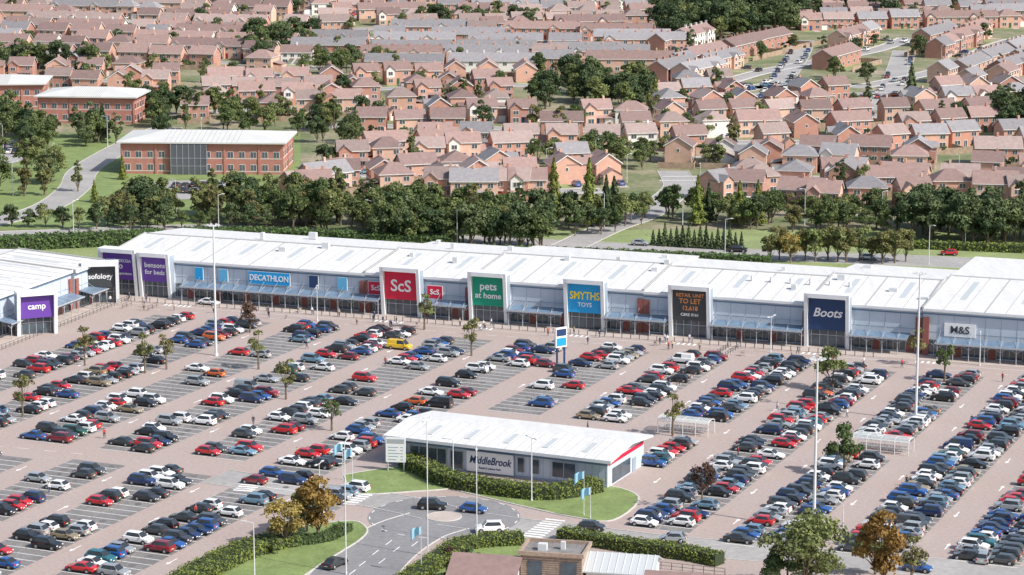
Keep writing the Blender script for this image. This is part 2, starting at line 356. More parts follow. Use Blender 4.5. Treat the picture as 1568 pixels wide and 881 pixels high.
for k in range(-12,8):
    for side in(-1,1):
        state=True
        for j in range(-60,50):
            t=j*2.5; p=O+c_*(16.05*k+side*2.55)+r_*t
            if not free(p): continue
            if abs(p.x)>150: continue
            q=[p+c_*side*2.45-r_*1.25,p+c_*side*2.45+r_*1.25,p-c_*side*2.5+r_*1.25,p-c_*side*2.5-r_*1.25]
            bays.quad([(*v,.035) for v in q],0)
            a=p-c_*side*2.45-r_*1.25; bb=p+c_*side*2.45-r_*1.25; n=r_*.08
            mk_.quad([(*(a-n),.05),(*(bb-n),.05),(*(bb+n),.05),(*(a+n),.05)],0)
            if R.random()<.5:
                cst=p+c_*R.uniform(-.8,.8); rr=R.uniform(.3,.7)
                stains.quad([(cst.x+rr*math.cos(i*.785)*R.uniform(.7,1.2),cst.y+rr*math.sin(i*.785)*R.uniform(.7,1.2),.043) for i in range(8)],0)
            if any((p-w).length<2.2 for w in treeW): continue
            a_,y_=tolocal(p)
            if inpoly(p,lowP): occ=.30
            elif k>=0: occ=.86
            elif inpoly(p,midP): occ=.40
            elif y_<aisle_y: occ=.46
            else: occ=.60
            if k==-1: occ=.75
            state = R.random() < (occ if R.random()<.45 else (.85*occ+.17 if state else occ*.75))
            if not state: continue
            pp=p+c_*R.uniform(-.3,.3)+r_*R.uniform(-.14,.14)
            car(R.choice(KINDS),R.choice(COLS),pp,-RA+(math.pi if R.random()<.5 else 0)+R.uniform(-.03,.03)); ncar+=1
    for j in range(-8,6):
        p=O+c_*(16.05*(k+.5)+ (1.4 if j%2 else -1.4))+r_*(j*17+5)
        if free(p) and free(p+r_*5) and free(p-r_*5):
            s=1 if j%2 else -1; a=p; d=r_*s
            mk_.quad([(*(a-d*1.5-c_*.09),.035),(*(a-d*1.5+c_*.09),.035),(*(a+d*.6+c_*.09),.035),(*(a+d*.6-c_*.09),.035)],0)
            mk_.quad([(*(a+d*.6-c_*.4),.035),(*(a+d*.6+c_*.4),.035),(*(a+d*1.7),.035)],0)
ob('parking_bays',bays.mesh('parking_bays',['bay_asphalt'])); ob('oil_stains',stains.mesh('oil_stains',['dark_stain']))
wk=G(1125,532); b=MB(); strip_into(b,[wk+c_*.2,wk+c_*.2-r_*54],2.0,.055,0); ob('pedestrian_walkway',b.mesh('w',['footpath']))
for yy,dash in((-9,False),(-13.3,True)):
    a=-20
    while a<190:
        L=2.2 if dash else 6
        p,q=loc(a,yy),loc(a+L,yy); n=DN*.07
        mk_.quad([(*(p-n),.036),(*(q-n),.036),(*(q+n),.036),(*(p+n),.036)],0); a+=L*(2 if dash else 1.0)+(0 if dash else .02)
a=-40
while a<a_of(560):
    p,q=loc(a,aisle_y),loc(a+2.2,aisle_y); n=DN*.07
    mk_.quad([(*(p-n),.036),(*(q-n),.036),(*(q+n),.036),(*(p+n),.036)],0); a+=5
for px in(300,620,755,900,1062,1268,1440):
    a0=a_of(px)
    for i in range(6):
        p=loc(a0-3+i*1.1,-7.2); q=loc(a0-3+i*1.1,-8.9) ; n=D*.25
        mk_.quad([(*(p-n),.058),(*(q-n),.058),(*(q+n),.058),(*(p+n),.058)],0)
# ------------------------------------------------------------ roundabout and entrance roads
rc=G(680,792)
def disc(name,c,r,z,m,n=40):
    return flat(name,[(c[0]+r*math.cos(6.28318*i/n),c[1]+r*math.sin(6.28318*i/n)) for i in range(n)],z,m)
road('entrance_road',GP([(672,798),(622,815),(570,850),(525,900),(450,990)]),12,.044,'road_asphalt')
road('exit_road',GP([(690,793),(780,806),(870,816),(1000,832),(1200,850),(1500,876),(1800,905)]),8.5,.040,'light_asphalt')
road('link_road',GP([(672,786),(610,772),(540,760),(430,745),(330,730)]),8,.042,'light_asphalt')
disc('roundabout_road',rc,11.5,.05,'road_asphalt')
disc('roundabout_island',rc,2.5,.12,'footpath')
ri=MB(); kerb_into(ri,[Vector((rc.x+2.6*math.cos(i*.19635),rc.y+2.6*math.sin(i*.19635))) for i in range(33)],0,h=.14); ob('roundabout_kerb',ri.mesh('k',['kerb_stone']))
for i in range(0,40,2):
    r=11.2;a=i*.157;bq=a+.12;z=.062;m=0;c=rc
    mk_.quad([(c[0]+(r-.08)*math.cos(a),c[1]+(r-.08)*math.sin(a),z),(c[0]+(r+.08)*math.cos(a),c[1]+(r+.08)*math.sin(a),z),(c[0]+(r+.08)*math.cos(bq),c[1]+(r+.08)*math.sin(bq),z),(c[0]+(r-.08)*math.cos(bq),c[1]+(r-.08)*math.sin(bq),z)],m)
def zebra(pa,pb,n,wid,ln,z):
    d=(pb-pa); t=d.normalized(); nn=Vector((-t.y,t.x))
    for i in range(n):
        p=pa+d*(i/(n-1)); q=[p-t*wid-nn*ln,p+t*wid-nn*ln,p+t*wid+nn*ln,p-t*wid+nn*ln]; mk_.quad([(*v,z) for v in q],0)
zebra(G(530,772),G(566,752),8,.3,1.6,.06); zebra(G(815,822),G(850,797),9,.3,1.6,.06)
zebra(G(395,735),G(372,752),7,.3,1.6,.06)
for px,py in((600,828),(580,843),(560,860),(612,838),(590,856),(545,873),(640,830)):
    p=G(px,py); q=G(px-12,py+9); t=(q-p).normalized(); n=Vector((-t.y,t.x))*.08
    mk_.quad([(*(p-n),.06),(*(p+t*2.5-n),.06),(*(p+t*2.5+n),.06),(*(p+n),.06)],0)
ob('road_markings',mk_.mesh('road_markings',['white_paint']))
def lawn(pts,name='lawn'):
    P=GP(pts); f=smooth(P+[P[0]],5); flat(name,f[:-1],.13,'lawn_grass'); b=MB(); kerb_into(b,f,0,w=.25,h=.15); ob('lawn_kerb',b.mesh('lawn_kerb',['kerb_stone']))
lawn([(200,940),(300,880),(395,822),(525,799),(560,808),(553,826),(490,866),(430,910),(380,960)])
lawn([(527,728),(620,716),(668,738),(690,748),(640,753),(545,756)])
lawn([(700,752),(800,760),(915,744),(978,762),(940,797),(880,793),(800,776)])
lawn([(600,920),(655,866),(705,834),(797,824),(806,840),(790,930)])
hedge('clipped_hedge',GP([(622,714),(655,728),(690,744),(780,759),(850,763),(915,752)]),3.4,2.1)
hedge('clipped_hedge',GP([(618,700),(625,718)]),2,1.8)
hedge('clipped_hedge',GP([(612,905),(668,868),(712,840),(800,832)]),3.2,1.6)
hedge('clipped_hedge',GP([(858,826),(960,843),(1060,857),(1102,866)]),2.6,1.8)
hedge('clipped_hedge',GP([(270,905),(340,866),(400,842),(450,832)]),5,1.6)
hedge('clipped_hedge',GP([(450,835),(500,828),(530,812)]),2.4,1.2,'hedge_leaves_dark')
# ------------------------------------------------------------ text
def text_mesh(s,size,m,ext=.02,shear=0):
    cu=bpy.data.curves.new('t','FONT'); cu.body=s; cu.size=size; cu.extrude=ext; cu.align_x='CENTER'; cu.align_y='CENTER'; cu.resolution_u=3; cu.shear=shear; cu.offset=size*.018
    o=bpy.data.objects.new('t',cu); S.collection.objects.link(o); bpy.context.view_layer.update()
    me=bpy.data.meshes.new_from_object(o.evaluated_get(bpy.context.evaluated_depsgraph_get())); bpy.data.objects.remove(o)
    me.materials.clear(); me.materials.append(m); return me
def lettering(s,size,m,origin,ang,local,parent,maxw=None,shear=0):
    me=text_mesh(s,size,m,shear=shear)
    o=bpy.data.objects.new('lettering',me); S.collection.objects.link(o)
    T=Matrix.Translation((origin[0],origin[1],0))@Matrix.Rotation(ang,4,'Z')@Matrix.Translation(local)@Matrix.Rotation(rad(90),4,'X')
    sx=1
    if maxw:
        xs=[v.co.x for v in me.vertices]; wd=max(xs)-min(xs)
        if wd>maxw: sx=maxw/wd
    o.matrix_world=T@Matrix.Diagonal((sx,1,1,1)); o.parent=parent; return o
def sm(k,c): mk('sign_'+k,c,rough=.45)
sm('white',(.8,.8,.8));sm('red',(.6,.01,.05));sm('green',(.0,.28,.17));sm('blue',(.01,.32,.66));sm('navy',(.015,.045,.13));sm('purple',(.13,.05,.33));sm('black',(.045,.05,.055));sm('yellow',(.95,.75,.05));sm('orange',(.75,.3,.1));sm('lightblue',(.12,.42,.66)); sm('flag',(.35,.65,.8))
store=empty('retail_park_building')
def tower(P,ang,w,h,panel,texts,proj=2.6,parent=store,z0=3.5):
    b=MB()
    for s in(-1,1):
        x=s*w/2; a,c=(x-.35,x+.35)
        P8=[(a,-proj*.55,0),(c,-proj*.55,0),(c,.6,0),(a,.6,0),(a,-proj,h),(c,-proj,h),(c,.6,h),(a,.6,h)]
        b.add(P8,[(4,5,6,7),(0,1,5,4),(1,2,6,5),(2,3,7,6),(3,0,4,7)],0)
        xx=c+.01 if s>0 else a-.01
        b.add([(xx,-proj*.5+.3,.0),(xx,.3,0),(xx,.3,h-.5),(xx,-proj+.6,h-.5)],[(0,1,2,3)],1)
    b.box(-w/2+.35,w/2-.35,-proj,.6,h-.85,h-.003,0)
    b.box(-w/2+.36,w/2-.36,-proj*.55,-proj*.55+.3,z0,h-.86,2)
    b.box(-w/2+.36,w/2-.36,-.2,.1,0,z0,3)
    for i in range(5): 
        x=-w/2+.8+i*(w-1.6)/4; b.box(x-.05,x+.05,-.28,-.2,0,z0,4)
    b.box(-w/2+.36,w/2-.36,-.3,-.2,2.3,2.42,4)
    ob('sign_tower',b.mesh('sign_tower',['cladding_white','cladding_dark',panel,'shop_glass','steel']),P,ang,1,parent)
    zc=(z0+h-.86)/2
    for (t,dz,size,mm,sh) in texts: lettering(t,size,mm,P,ang,(0,-proj*.55-.03,zc+dz),parent,maxw=w-1.5,shear=sh)
units=[(165,560,8.0,36),(560,722,8.2,38),(722,985,8.4,40),(985,1238,8.2,38),(1238,1411,8.5,42)]
MSmats=['cladding','white_roof','roof_seam','rooflight','store_brick','shop_glass','blue_trim','canopy_glass','steel','cladding_dark','cladding_white','galvanised']
def unit(a0,a1,h,dp,ridge=1.8,y0=0):
    b=MB(); ym=dp*.5
    b.box(a0,a1,y0,dp,0,h,0)
    zt=h+.12
    b.slab([(a0-.1,y0-.5,zt),(a1+.1,y0-.5,zt),(a1+.1,ym,zt+ridge),(a0-.1,ym,zt+ridge)],.3,1)
    b.slab([(a1+.1,dp+.3,zt),(a0-.1,dp+.3,zt),(a0-.1,ym+.01,zt+ridge),(a1+.1,ym+.01,zt+ridge)],.3,1)
    b.slab([(a0,ym-.35,zt+ridge+.1),(a1,ym-.35,zt+ridge+.1),(a1,ym+.35,zt+ridge+.1),(a0,ym+.35,zt+ridge+.1)],.15,2)
    for x in(a0,a1):
        b.quad([(x,y0,h),(x,dp,h),(x,ym,h+ridge)],1)
        b.slab([(x-.2,y0-.45,zt+.3),(x+.2,y0-.45,zt+.3),(x+.2,ym,zt+ridge+.3),(x-.2,ym,zt+ridge+.3)],.32,2)
    n=int((a1-a0)/4)
    for i in range(1,n+1):
        x=a0+i*(a1-a0)/(n+1); wd=.05 if i%3 else .16
        b.slab([(x-wd,y0-.4,zt+.05),(x+wd,y0-.4,zt+.05),(x+wd,ym-.4,zt+ridge+.03),(x-wd,ym-.4,zt+ridge+.03)],.06,2)
        if i%3==1:
            f0,f1=.3,.85; zz=lambda f: zt+ridge*f+.03; yy=lambda f:y0+(ym-y0)*f
            b.slab([(x+1.4,yy(f0),zz(f0)),(x+2.6,yy(f0),zz(f0)),(x+2.6,yy(f1),zz(f1)),(x+1.4,yy(f1),zz(f1))],.05,3)
    b.box(a0,a1,y0-.56,y0-.5,h-.35,h+.16,10)
    b.box(a0,a1,y0-.05,y0,h-1.0,h-.75,6); b.box(a0,a1,y0-.04,y0,4.6,4.7,9)
    x=a0+3
    while x<a1-1: b.box(x-.04,x+.04,y0-.03,y0,3.4,h-1.0,9); x+=3
    x=a0+1
    while x<a1-2:
        L=min(5.0,a1-x-1)
        b.box(x,x+L,y0-.06,y0,.25,3.1,5)
        for q in range(5): b.box(x+q*L/4-.05,x+q*L/4+.05,y0-.12,y0-.06,.25,3.1,8)
        b.box(x+L,min(x+L+1.6,a1),y0-.1,y0,0,3.3,4)
        x+=L+1.6
    for xx in(a0+.05,a1-1.25): b.box(xx,xx+1.2,y0-.35,y0-.001,0,h-1.6,4)
    return b
def canopy(b,a0,a1,y0=0):
    z=3.55
    b.slab([(a0,y0-3.6,z-.35),(a1,y0-3.6,z-.35),(a1,y0-.3,z+.25),(a0,y0-.3,z+.25)],.06,7)
    b.box(a0,a1,y0-3.72,y0-3.61,z-.55,z-.25,8); b.box(a0,a1,y0-3.2,y0-3.12,z-.9,z-.8,6)
    x=a0+.5
    while x<a1:
        b.cyl((x,y0-3.3,0),(x,y0-3.3,z-.5),.09,.09,6,8); b.cyl((x,y0-3.3,2.2),(x+1.2,y0-3.3,z-.5),.05,.05,4,8); b.cyl((x,y0-3.3,2.2),(x-1.2,y0-3.3,z-.5),.05,.05,4,8)
        b.cyl((x,y0-3.4,z-.3),(x,y0-.2,z+1.5),.04,.04,4,8)
        b.slab([(x-.06,y0-3.6,z-.28),(x+.06,y0-3.6,z-.28),(x+.06,y0-.3,z+.32),(x-.06,y0-.3,z+.32)],.06,8)
        x+=3
for (p0,p1,h,dp) in units:
    b=unit(a_of(p0),a_of(p1),h,dp); ob('store_unit',b.mesh('store_unit',MSmats),P0,ANG,1,store)
towers=[(190,8.2,10.2,'purple',[('REGENEROSA',1.1,.95,'white',0),('Charity Superstore',-1.6,.8,'white',0),('oo',.0,1.8,'white',0)]),
 (245,6.8,9.8,'purple',[('bensons',.8,1.5,'white',0),('for beds',-.7,1.4,'white',0)]),
 (620,8.0,10.3,'red',[('ScS',-.2,3.4,'white',0)]),
 (753,7.6,10.5,'green',[('pets',.9,2.2,'white',0),('at home',-1.0,1.7,'white',0)]),
 (900,7.8,10.4,'blue',[('SMYTHS',.4,2.2,'yellow',0),('TOYS',-1.4,1.2,'white',0)]),
 (1060,7.8,10.6,'black',[('RETAIL UNIT',1.9,1.0,'orange',0),('TO LET',.7,1.35,'orange',0),('12,618',-.7,1.2,'orange',0),('CBRE 0161',-2.0,.8,'white',0)]),
 (1269,8.2,10.8,'navy',[('Boots',.2,2.4,'white',.3)])]
excl=[]
for (px,w,h,pn,tx) in towers:
    a=a_of(px); excl.append((a-w/2-.4,a+w/2+.4))
    tower(loc(a,-.6),ANG,w,h,'sign_'+pn,[(t,dz,s,M['sign_'+mm],sh) for t,dz,s,mm,sh in tx])
cb=MB(); prev=a_of(285); segs=[]
for e in sorted(excl):
    if e[0]>prev+1: segs.append((prev,e[0]))
    prev=max(prev,e[1])
segs.append((prev,a_of(1395)))
for s0,s1 in segs: canopy(cb,s0+.15,s1-.15)
ob('glazed_canopy',cb.mesh('glazed_canopy',MSmats),P0,ANG,1,store)
def panel(px,w,h,z,m,txt=None,size=1,tm='white',name='store_sign',y=-.35):
    b=MB(); b.box(-w/2,w/2,-.12,.1,-h/2,h/2,0); b.box(-w/2-.12,w/2+.12,-.06,.12,-h/2-.12,h/2+.12,1)
    p=loc(a_of(px),y); ob(name,b.mesh(name,['sign_'+m,'cladding_white']),(p.x,p.y,z),ANG,1,store)
    if txt: lettering(txt,size,M['sign_'+tm],p,ANG,(0,-.16,z),store,maxw=w-.6)
panel(414,9.5,2.6,5.6,'blue','DECATHLON',1.7)
panel(307,1.8,2.6,5.6,'blue');panel(344,2,2.6,5.6,'lightblue',name='store_poster');panel(482,2,2.6,5.6,'navy',name='store_poster');panel(526,2,2.6,5.6,'lightblue',name='store_poster')
panel(577,3.3,2.6,5.2,'red','ScS',1.5);panel(667,3.3,2.6,5.2,'red','ScS',1.5)
aM=a_of(1414)
b=unit(aM,aM+75,9.0,56,ridge=1.0,y0=-1.5); canopy(b,aM+3,aM+60,-1.5)
ob('store_unit',b.mesh('store_unit',MSmats),P0,ANG,1,store)
lettering('M&S',2.0,M['sign_black'],loc(a_of(1471),-1.5),ANG,(0,-.34,5.3),store)
bb=MB(); bb.box(0,6.0,-.3,-.05,-1.3,1.3,0); pS=loc(a_of(1471)-3.0,-1.5); ob('store_sign',bb.mesh('store_sign',['sign_white']),(pS.x,pS.y,5.3),ANG,1,store)
b=MB()
for i in range(22):
    a=R.uniform(5,170); y=R.uniform(6,34); z=8.6+1.8*min(1,(y if y<19 else 38-y)/19)
    b.box(a,a+R.uniform(.6,1.8),y,y+1,z-.5,z+R.uniform(.5,1.1),0)
for i in range(6): b.cyl((120+i*4,12,9),(120+i*4,12,10.6),.3,.3,8,0)
ob('rooftop_vents',b.mesh('rooftop_vents',['galvanised']),P0,ANG,1,store)
WL=85; WO=wingP-rW*WL; WA=rad(90-19.8)
def wunit(a0,a1,h,dp,y0=0): 
    b=unit(a0,a1,h,dp,1.2,y0); canopy(b,a0+1,a1-1,y0); ob('store_unit',b.mesh('store_unit',MSmats),WO,WA,1,store)
wunit(0,WL-46,7.0,45,2); wunit(WL-45.5,WL-14,8.2,40); wunit(WL-13.5,WL-1,8.0,40,-.5)
pp=G(139,462); tower(pp+cW*2.5,rad(8),7.0,9.0,'sign_black',[('sofology',0,1.5,M['sign_white'],0)])
pp=G(42,510); tower(pp+cW*2.0,rad(22),7.4,9.0,'sign_purple',[('camp',0,1.7,M['sign_white'],0)])
flat('wing_footpath',[WO+cW*6,wingP+cW*6,wingP-cW*1,WO-cW*1],.054,'footpath')
b=MB(); a=-22
while a<150:
    p=loc(a,-6.9); b.cyl((p.x,p.y,0),(p.x,p.y,1.0),.08,.08,6,0); a+=1.8
ob('bollard_row',b.mesh('bollard_row',['dark_metal']))
def railing(pts,name='guard_railing'):
    b=MB(); 
    for i in range(len(pts)-1):
        p,q=pts[i],pts[i+1]; n=max(1,int((q-p).length/1.5))
        for k in range(n+1):
            s=p+(q-p)*k/n; b.cyl((s.x,s.y,0),(s.x,s.y,1.05),.05,.05,5,0)
        for z in(.55,1.05): b.cyl((p.x,p.y,z),(q.x,q.y,z),.035,.035,4,0)
    ob(name,b.mesh(name,['dark_metal']))
railing([wk-c_*.8,wk-c_*.8-r_*54]); railing([wk+c_*1.2,wk+c_*1.2-r_*50])
railing([wingP+cW*6.5,WO+cW*6.5])
for i in range(3): railing([loc(-14+i*6,-15),loc(-14+i*6,-11)])
# ------------------------------------------------------------ pavilion
fl,fr,br=G(603,709),G(930,748),G(988,708)
pa=math.atan2(fr.y-fl.y,fr.x-fl.x); PW=(fr-fl).length; PD=15.5
pav=empty('pavilion_building')
b=MB(); h=4.5
b.box(0,PW,0,PD,0,h,0)
b.slab([(-1.2,-1.5,h+.35),(PW+1.2,-1.5,h+.35),(PW+1.2,PD/2,h+1.3),(-1.2,PD/2,h+1.3)],.35,1)
b.slab([(PW+1.2,PD+1.2,h+.35),(-1.2,PD+1.2,h+.35),(-1.2,PD/2+.01,h+1.3),(PW+1.2,PD/2+.01,h+1.3)],.35,1)
b.box(-1.2,PW+1.2,-1.62,-1.51,h-.1,h+.4,10)
for x in(0,PW): b.quad([(x,0,h),(x,PD,h),(x,PD/2,h+.95)],0)
for i in range(1,22): x=i*PW/22; b.slab([(x-.04,-1.4,h+.41),(x+.04,-1.4,h+.41),(x+.04,PD/2,h+1.36),(x-.04,PD/2,h+1.36)],.05,2)
for i in range(3,20,4): x=i*PW/22; b.slab([(x+.3,1,h+.7),(x+1.3,1,h+.7),(x+1.3,5.5,h+1.1),(x+.3,5.5,h+1.1)],.06,3)
b.box(0,PW,-.06,0,h-.9,h-.6,6)
for (x0,x1,z0,z1) in((1,2.2,.1,2.8),(3,9.5,.9,3.4),(10.2,12.5,.1,3.3),(22,23.2,1,3.4),(24.6,25.8,1,3.4),(28,32,.9,3.4)):
    b.box(x0,x1,-.07,0,z0,z1,5); n=max(1,int((x1-x0)/1.4))
    for i in range(n+1): xx=x0+i*(x1-x0)/n; b.box(xx-.06,xx+.06,-.14,-.07,z0,z1,8)
    b.box(x0,x1,-.13,-.071,z1-.1,z1,8)
x=0
while x<PW: b.box(x,x+.05,-.03,0,.4,h-.9,9); x+=1.2
b.box(0,PW,-.1,0,0,.4,9)
b.box(PW,PW+.1,.5,PD-.5,3.5,4.1,11); b.box(PW,PW+.08,2,PD-6,.3,2.7,5); b.box(PW,PW+.12,PD-5,PD-3.6,0,2.3,9)
ob('walls_and_roof',b.mesh('pavilion',MSmats[:11]+['sign_red']),fl,pa,1,pav)
ps=fl+Vector((math.cos(pa),math.sin(pa)))*13.2
b=MB(); b.box(0,8.2,-.35,-.2,.3,3.6,0); b.box(-.1,8.3,-.2,-.1,.2,3.7,1); ob('wall_sign',b.mesh('wall_sign',['sign_white','blue_trim']),ps,pa,1,pav)
lettering('MiddleBrook',1.7,M['sign_navy'],ps,pa,(4.1,-.38,2.2),pav,maxw=7.4,shear=.3); lettering('Retail & Leisure Park',.45,M['sign_navy'],ps,pa,(4.1,-.38,1.0),pav)
cafe=empty('cafe_building')
b=MB()
b.box(0,8.5,0,6,0,5.2,0)
for i in range(16): b.box(-.05,8.55,-.05,0,.2+i*.31,.22+i*.31,1)
b.box(-.3,8.8,-.3,0.05,5.2,5.75,0);b.box(-.3,8.8,6,6.3,5.2,5.75,0);b.box(-.3,0.05,.05,6,5.2,5.75,0);b.box(8.45,8.8,.05,6,5.2,5.75,0)
b.box(.06,8.44,.06,5.99,5.2,5.3,2)
b.box(5.6,7.8,-.1,-.05,2.2,4.4,3); b.box(1,3,-.1,-.05,2.2,4.4,3)
b.box(2,3.2,2,3,5.3,6.2,6); b.box(5,5.6,3,3.6,5.3,6.4,6)
b.M=Matrix.Translation((8.9,1,0)); b.box(0,9,0,7,0,3.2,5); b.gable(0,9,0,7,3.2,1.5,.5,4,5)
for i in range(10): b.slab([(i*1.0-.05,-.5,3.22),(i*1.0+.05,-.5,3.22),(i*1.0+.05,3.5,4.95),(i*1.0-.05,3.5,4.95)],.08,6)
b.M=Matrix.Translation((-9,-4,0)); b.box(0,8.8,0,8,0,3,5); b.gable(0,8.8,0,8,3,1.8,.5,7,5)
b.M=Matrix.Translation((18,-6,0)); b.box(0,16,0,8,0,2.6,5); b.gable(0,16,0,8,2.6,2.0,.5,7,5)
for x in range(1,15,3): b.box(x,x+1.6,-.06,0,.8,2.2,3)
b.M=None
ob('timber_walls_and_roofs',b.mesh('cafe',['wood','dark_metal','bay_asphalt','shop_glass','rooflight','render_white','galvanised','house_tiles_1']),G(797,905),-rad(12),1,cafe)
railing([G(770,880),G(745,905)]); railing([G(980,868),G(1110,882)])
# ------------------------------------------------------------ poles, flags, signs
def pole_mesh(h,r,kind):
    b=MB(); b.cyl((0,0,0),(0,0,.4),r*1.6,r*1.5,8,0); b.cyl((0,0,.4),(0,0,h),r,r*.5,8,0)
    if kind=='mast':
        for i in range(6):
            a=i*1.047; x,y=math.cos(a),math.sin(a); b.cyl((0,0,h-.3),(x*.9,y*.9,h-.1),.05,.05,5,0)
            b.add([(x*.7-y*.25,y*.7+x*.25,h-.25),(x*.7+y*.25,y*.7-x*.25,h-.25),(x*1.3+y*.25,y*1.3-x*.25,h-.1),(x*1.3-y*.25,y*1.3+x*.25,h-.1)],[(0,1,2,3)],1)
            b.box(x-.2,x+.2,y-.2,y+.2,h-.15,h+.08,0)
    elif kind=='lamp':
        b.cyl((0,0,h),(1.2,0,h+.2),r*.5,r*.4,6,0); b.box(1.1,1.8,-.14,.14,h+.13,h+.27,0)
    elif kind=='lamp2':
        for s in(-1,1): b.cyl((0,0,h),(s*1.0,0,h+.15),r*.5,r*.4,6,0); b.box(min(s*.9,s*1.6),max(s*.9,s*1.6),-.15,.15,h+.08,h+.22,0)
    elif kind=='flag':
        n=7
        for i in range(n):
            x0,x1=i*.22,(i+1)*.22; y0,y1=.14*math.sin(i*1.3),.14*math.sin((i+1)*1.3); d0,d1=-.012*i*i,-.012*(i+1)**2
            b.quad([(x0,y0,h-1.2+d0*2.2),(x1,y1,h-1.2+d1*2.2),(x1,y1,h-.1+d1),(x0,y0,h-.1+d0)],1)
    return b.mesh(kind,['galvanised','sign_flag' if kind!='mast' else 'headlamp'])
PM={}
def pole(px,py,h,r,kind,name,rz=0):
    k=(h,r,kind)
    if k not in PM: PM[k]=pole_mesh(h,r,kind)
    return ob(name,PM[k],(*G(px,py),0),rz)
for px,py,h in((331,545,25.5),(1246,812,26),(1402,645,26)): pole(px,py,h,.26,'mast','floodlight_mast')
for px,py,h,k in((655,852,20,'lamp2'),(730,835,14.5,'lamp2'),(530,880,19,'lamp'),(814,768,10,'lamp2'),(694,740,7,'lamp'),(486,492,7,'lamp2'),(390,892,8.5,'lamp'),(490,800,9,'lamp2'),(1290,835,6,'lamp'),(1180,540,7,'lamp2'),(920,505,6,'lamp'),(1500,560,6,'lamp')):
    pole(px,py,h,.11,k,'street_lamp',R.uniform(0,3))
for px,py,h in((525,735,6),(540,748,6.5),(468,820,6.5),(645,880,7),(894,790,7),(904,795,5)): pole(px,py,h,.06,'flag','flag_pole',rad(160))
for px,py in((470,340),(570,365),(335,355),(800,380),(925,352),(1045,365),(1232,345),(1478,375),(1422,405),(113,365),(1350,350),(270,330),(20,300),(165,225),(1110,395),(700,380)): pole(px,py,9,.11,'lamp','street_lamp',R.uniform(0,6))
for i in range(45): pole(R.uniform(0,1568),R.uniform(40,300),7.5,.09,'lamp','street_lamp',R.uniform(0,6))
b=MB()
b.cyl((0,0,0),(0,0,5.5),.12,.12,8,0); b.cyl((2.6,0,0),(2.6,0,5.5),.12,.12,8,0); b.box(-.3,2.9,-.15,.15,1.6,5.6,1); b.box(-.1,2.7,-.18,-.15,4.7,5.4,2)
for i in range(5): b.box(.1,1.4+.3*(i%3),-.175,-.15,2.0+i*.5,2.12+i*.5,3); b.box(2.1,2.5,-.175,-.15,2.0+i*.5,2.12+i*.5,3)
ob('information_sign',b.mesh('information_sign',['steel','sign_white','steel','cladding_dark']),G(594,722),-rad(8))
b=MB()
b.box(0,2.6,-.2,.2,3.4,7.2,0); b.box(.2,2.4,-.24,-.2,5.6,6.9,1); b.box(.2,2.4,-.24,-.2,3.7,5.2,2); b.box(.3,.6,-.12,.12,0,3.4,3); b.box(2.0,2.3,-.12,.12,0,3.4,3)
ob('totem_sign',b.mesh('totem_sign',['sign_white','sign_navy','sign_blue','sign_navy']),G(850,560),rad(35))
mg=bpy.data.materials.new('clear_glazing'); mg.use_nodes=True
n=mg.node_tree; tb=n.nodes.new('ShaderNodeBsdfTransparent'); ms=n.nodes.new('ShaderNodeMixShader'); ms.inputs[0].default_value=.35; n.nodes['Principled BSDF'].inputs['Base Color'].default_value=(.7,.75,.75,1)
n.links.new(tb.outputs[0],ms.inputs[1]); n.links.new(n.nodes['Principled BSDF'].outputs[0],ms.inputs[2]); n.links.new(ms.outputs[0],n.nodes['Material Output'].inputs['Surface'])
def shelter(px,py,L):
    b=MB(); d=3.4
    for i in range(int(L/2)+1):
        x=i*L/int(L/2)
        for y in(0,d): b.cyl((x,y,0),(x,y,2.2),.06,.06,5,0)
        for k in range(5):
            t0,t1=k*math.pi/5,(k+1)*math.pi/5
            b.cyl((x,d/2-d/2*math.cos(t0),2.2+.5*math.sin(t0)),(x,d/2-d/2*math.cos(t1),2.2+.5*math.sin(t1)),.06,.06,4,0)
    for k in range(6):
        t0,t1=k*math.pi/6,(k+1)*math.pi/6
        b.slab([(0,d/2-d/2*math.cos(t0),2.25+.5*math.sin(t0)),(L,d/2-d/2*math.cos(t0),2.25+.5*math.sin(t0)),(L,d/2-d/2*math.cos(t1),2.25+.5*math.sin(t1)),(0,d/2-d/2*math.cos(t1),2.25+.5*math.sin(t1))],.03,1)
    for z in(.4,1.2,2.0): b.cyl((0,0,z),(L,0,z),.045,.045,4,0); b.cyl((0,d,z),(L,d,z),.045,.045,4,0)
    for q in range(int(L/.5)-3):
        x=.8+q*.5
        for y0 in(.7,2.0):
            b.box(x,x+.06,y0,y0+.55,.45,1.0,2); b.box(x,x+.45,y0,y0+.04,.9,.96,2); b.box(x,x+.45,y0+.51,y0+.55,.9,.96,2); b.cyl((x,y0+.27,.1),(x+.4,y0+.27,.5),.03,.03,4,2)
    ob('trolley_shelter',b.mesh('trolley_shelter',['frame_white',mg,'alloy']),G(px,py),-RA)
shelter(1007,662,9); shelter(1305,690,9.5)
for p,k in zip(treeW,['y1','y2','y1','y2','p0','y1','y2','y0','y1','g1','g0','p0','y0','y1','y2','y1']): tree(k,p,{'y':1.15,'g':.85,'p':.95}[k[0]])
for px,py,k,s in((437,838,'a0',1.05),(487,828,'a1',1.25),(470,815,'g2',.9),(1232,915,'b0',1.25),(1205,910,'g1',.9),(1352,905,'a1',1.35),(1340,880,'g1',.8),(1395,905,'y1',1.2),(425,850,'s0',1),(520,822,'s0',.8)): tree(k,G(px,py),s)
for px,py in((700,870),(715,858),(690,885),(730,866)): tree('s1',G(px,py),.8)
for px,py in((690,862),(708,868)): tree('p0',G(px,py),.4,'purple_shrub')
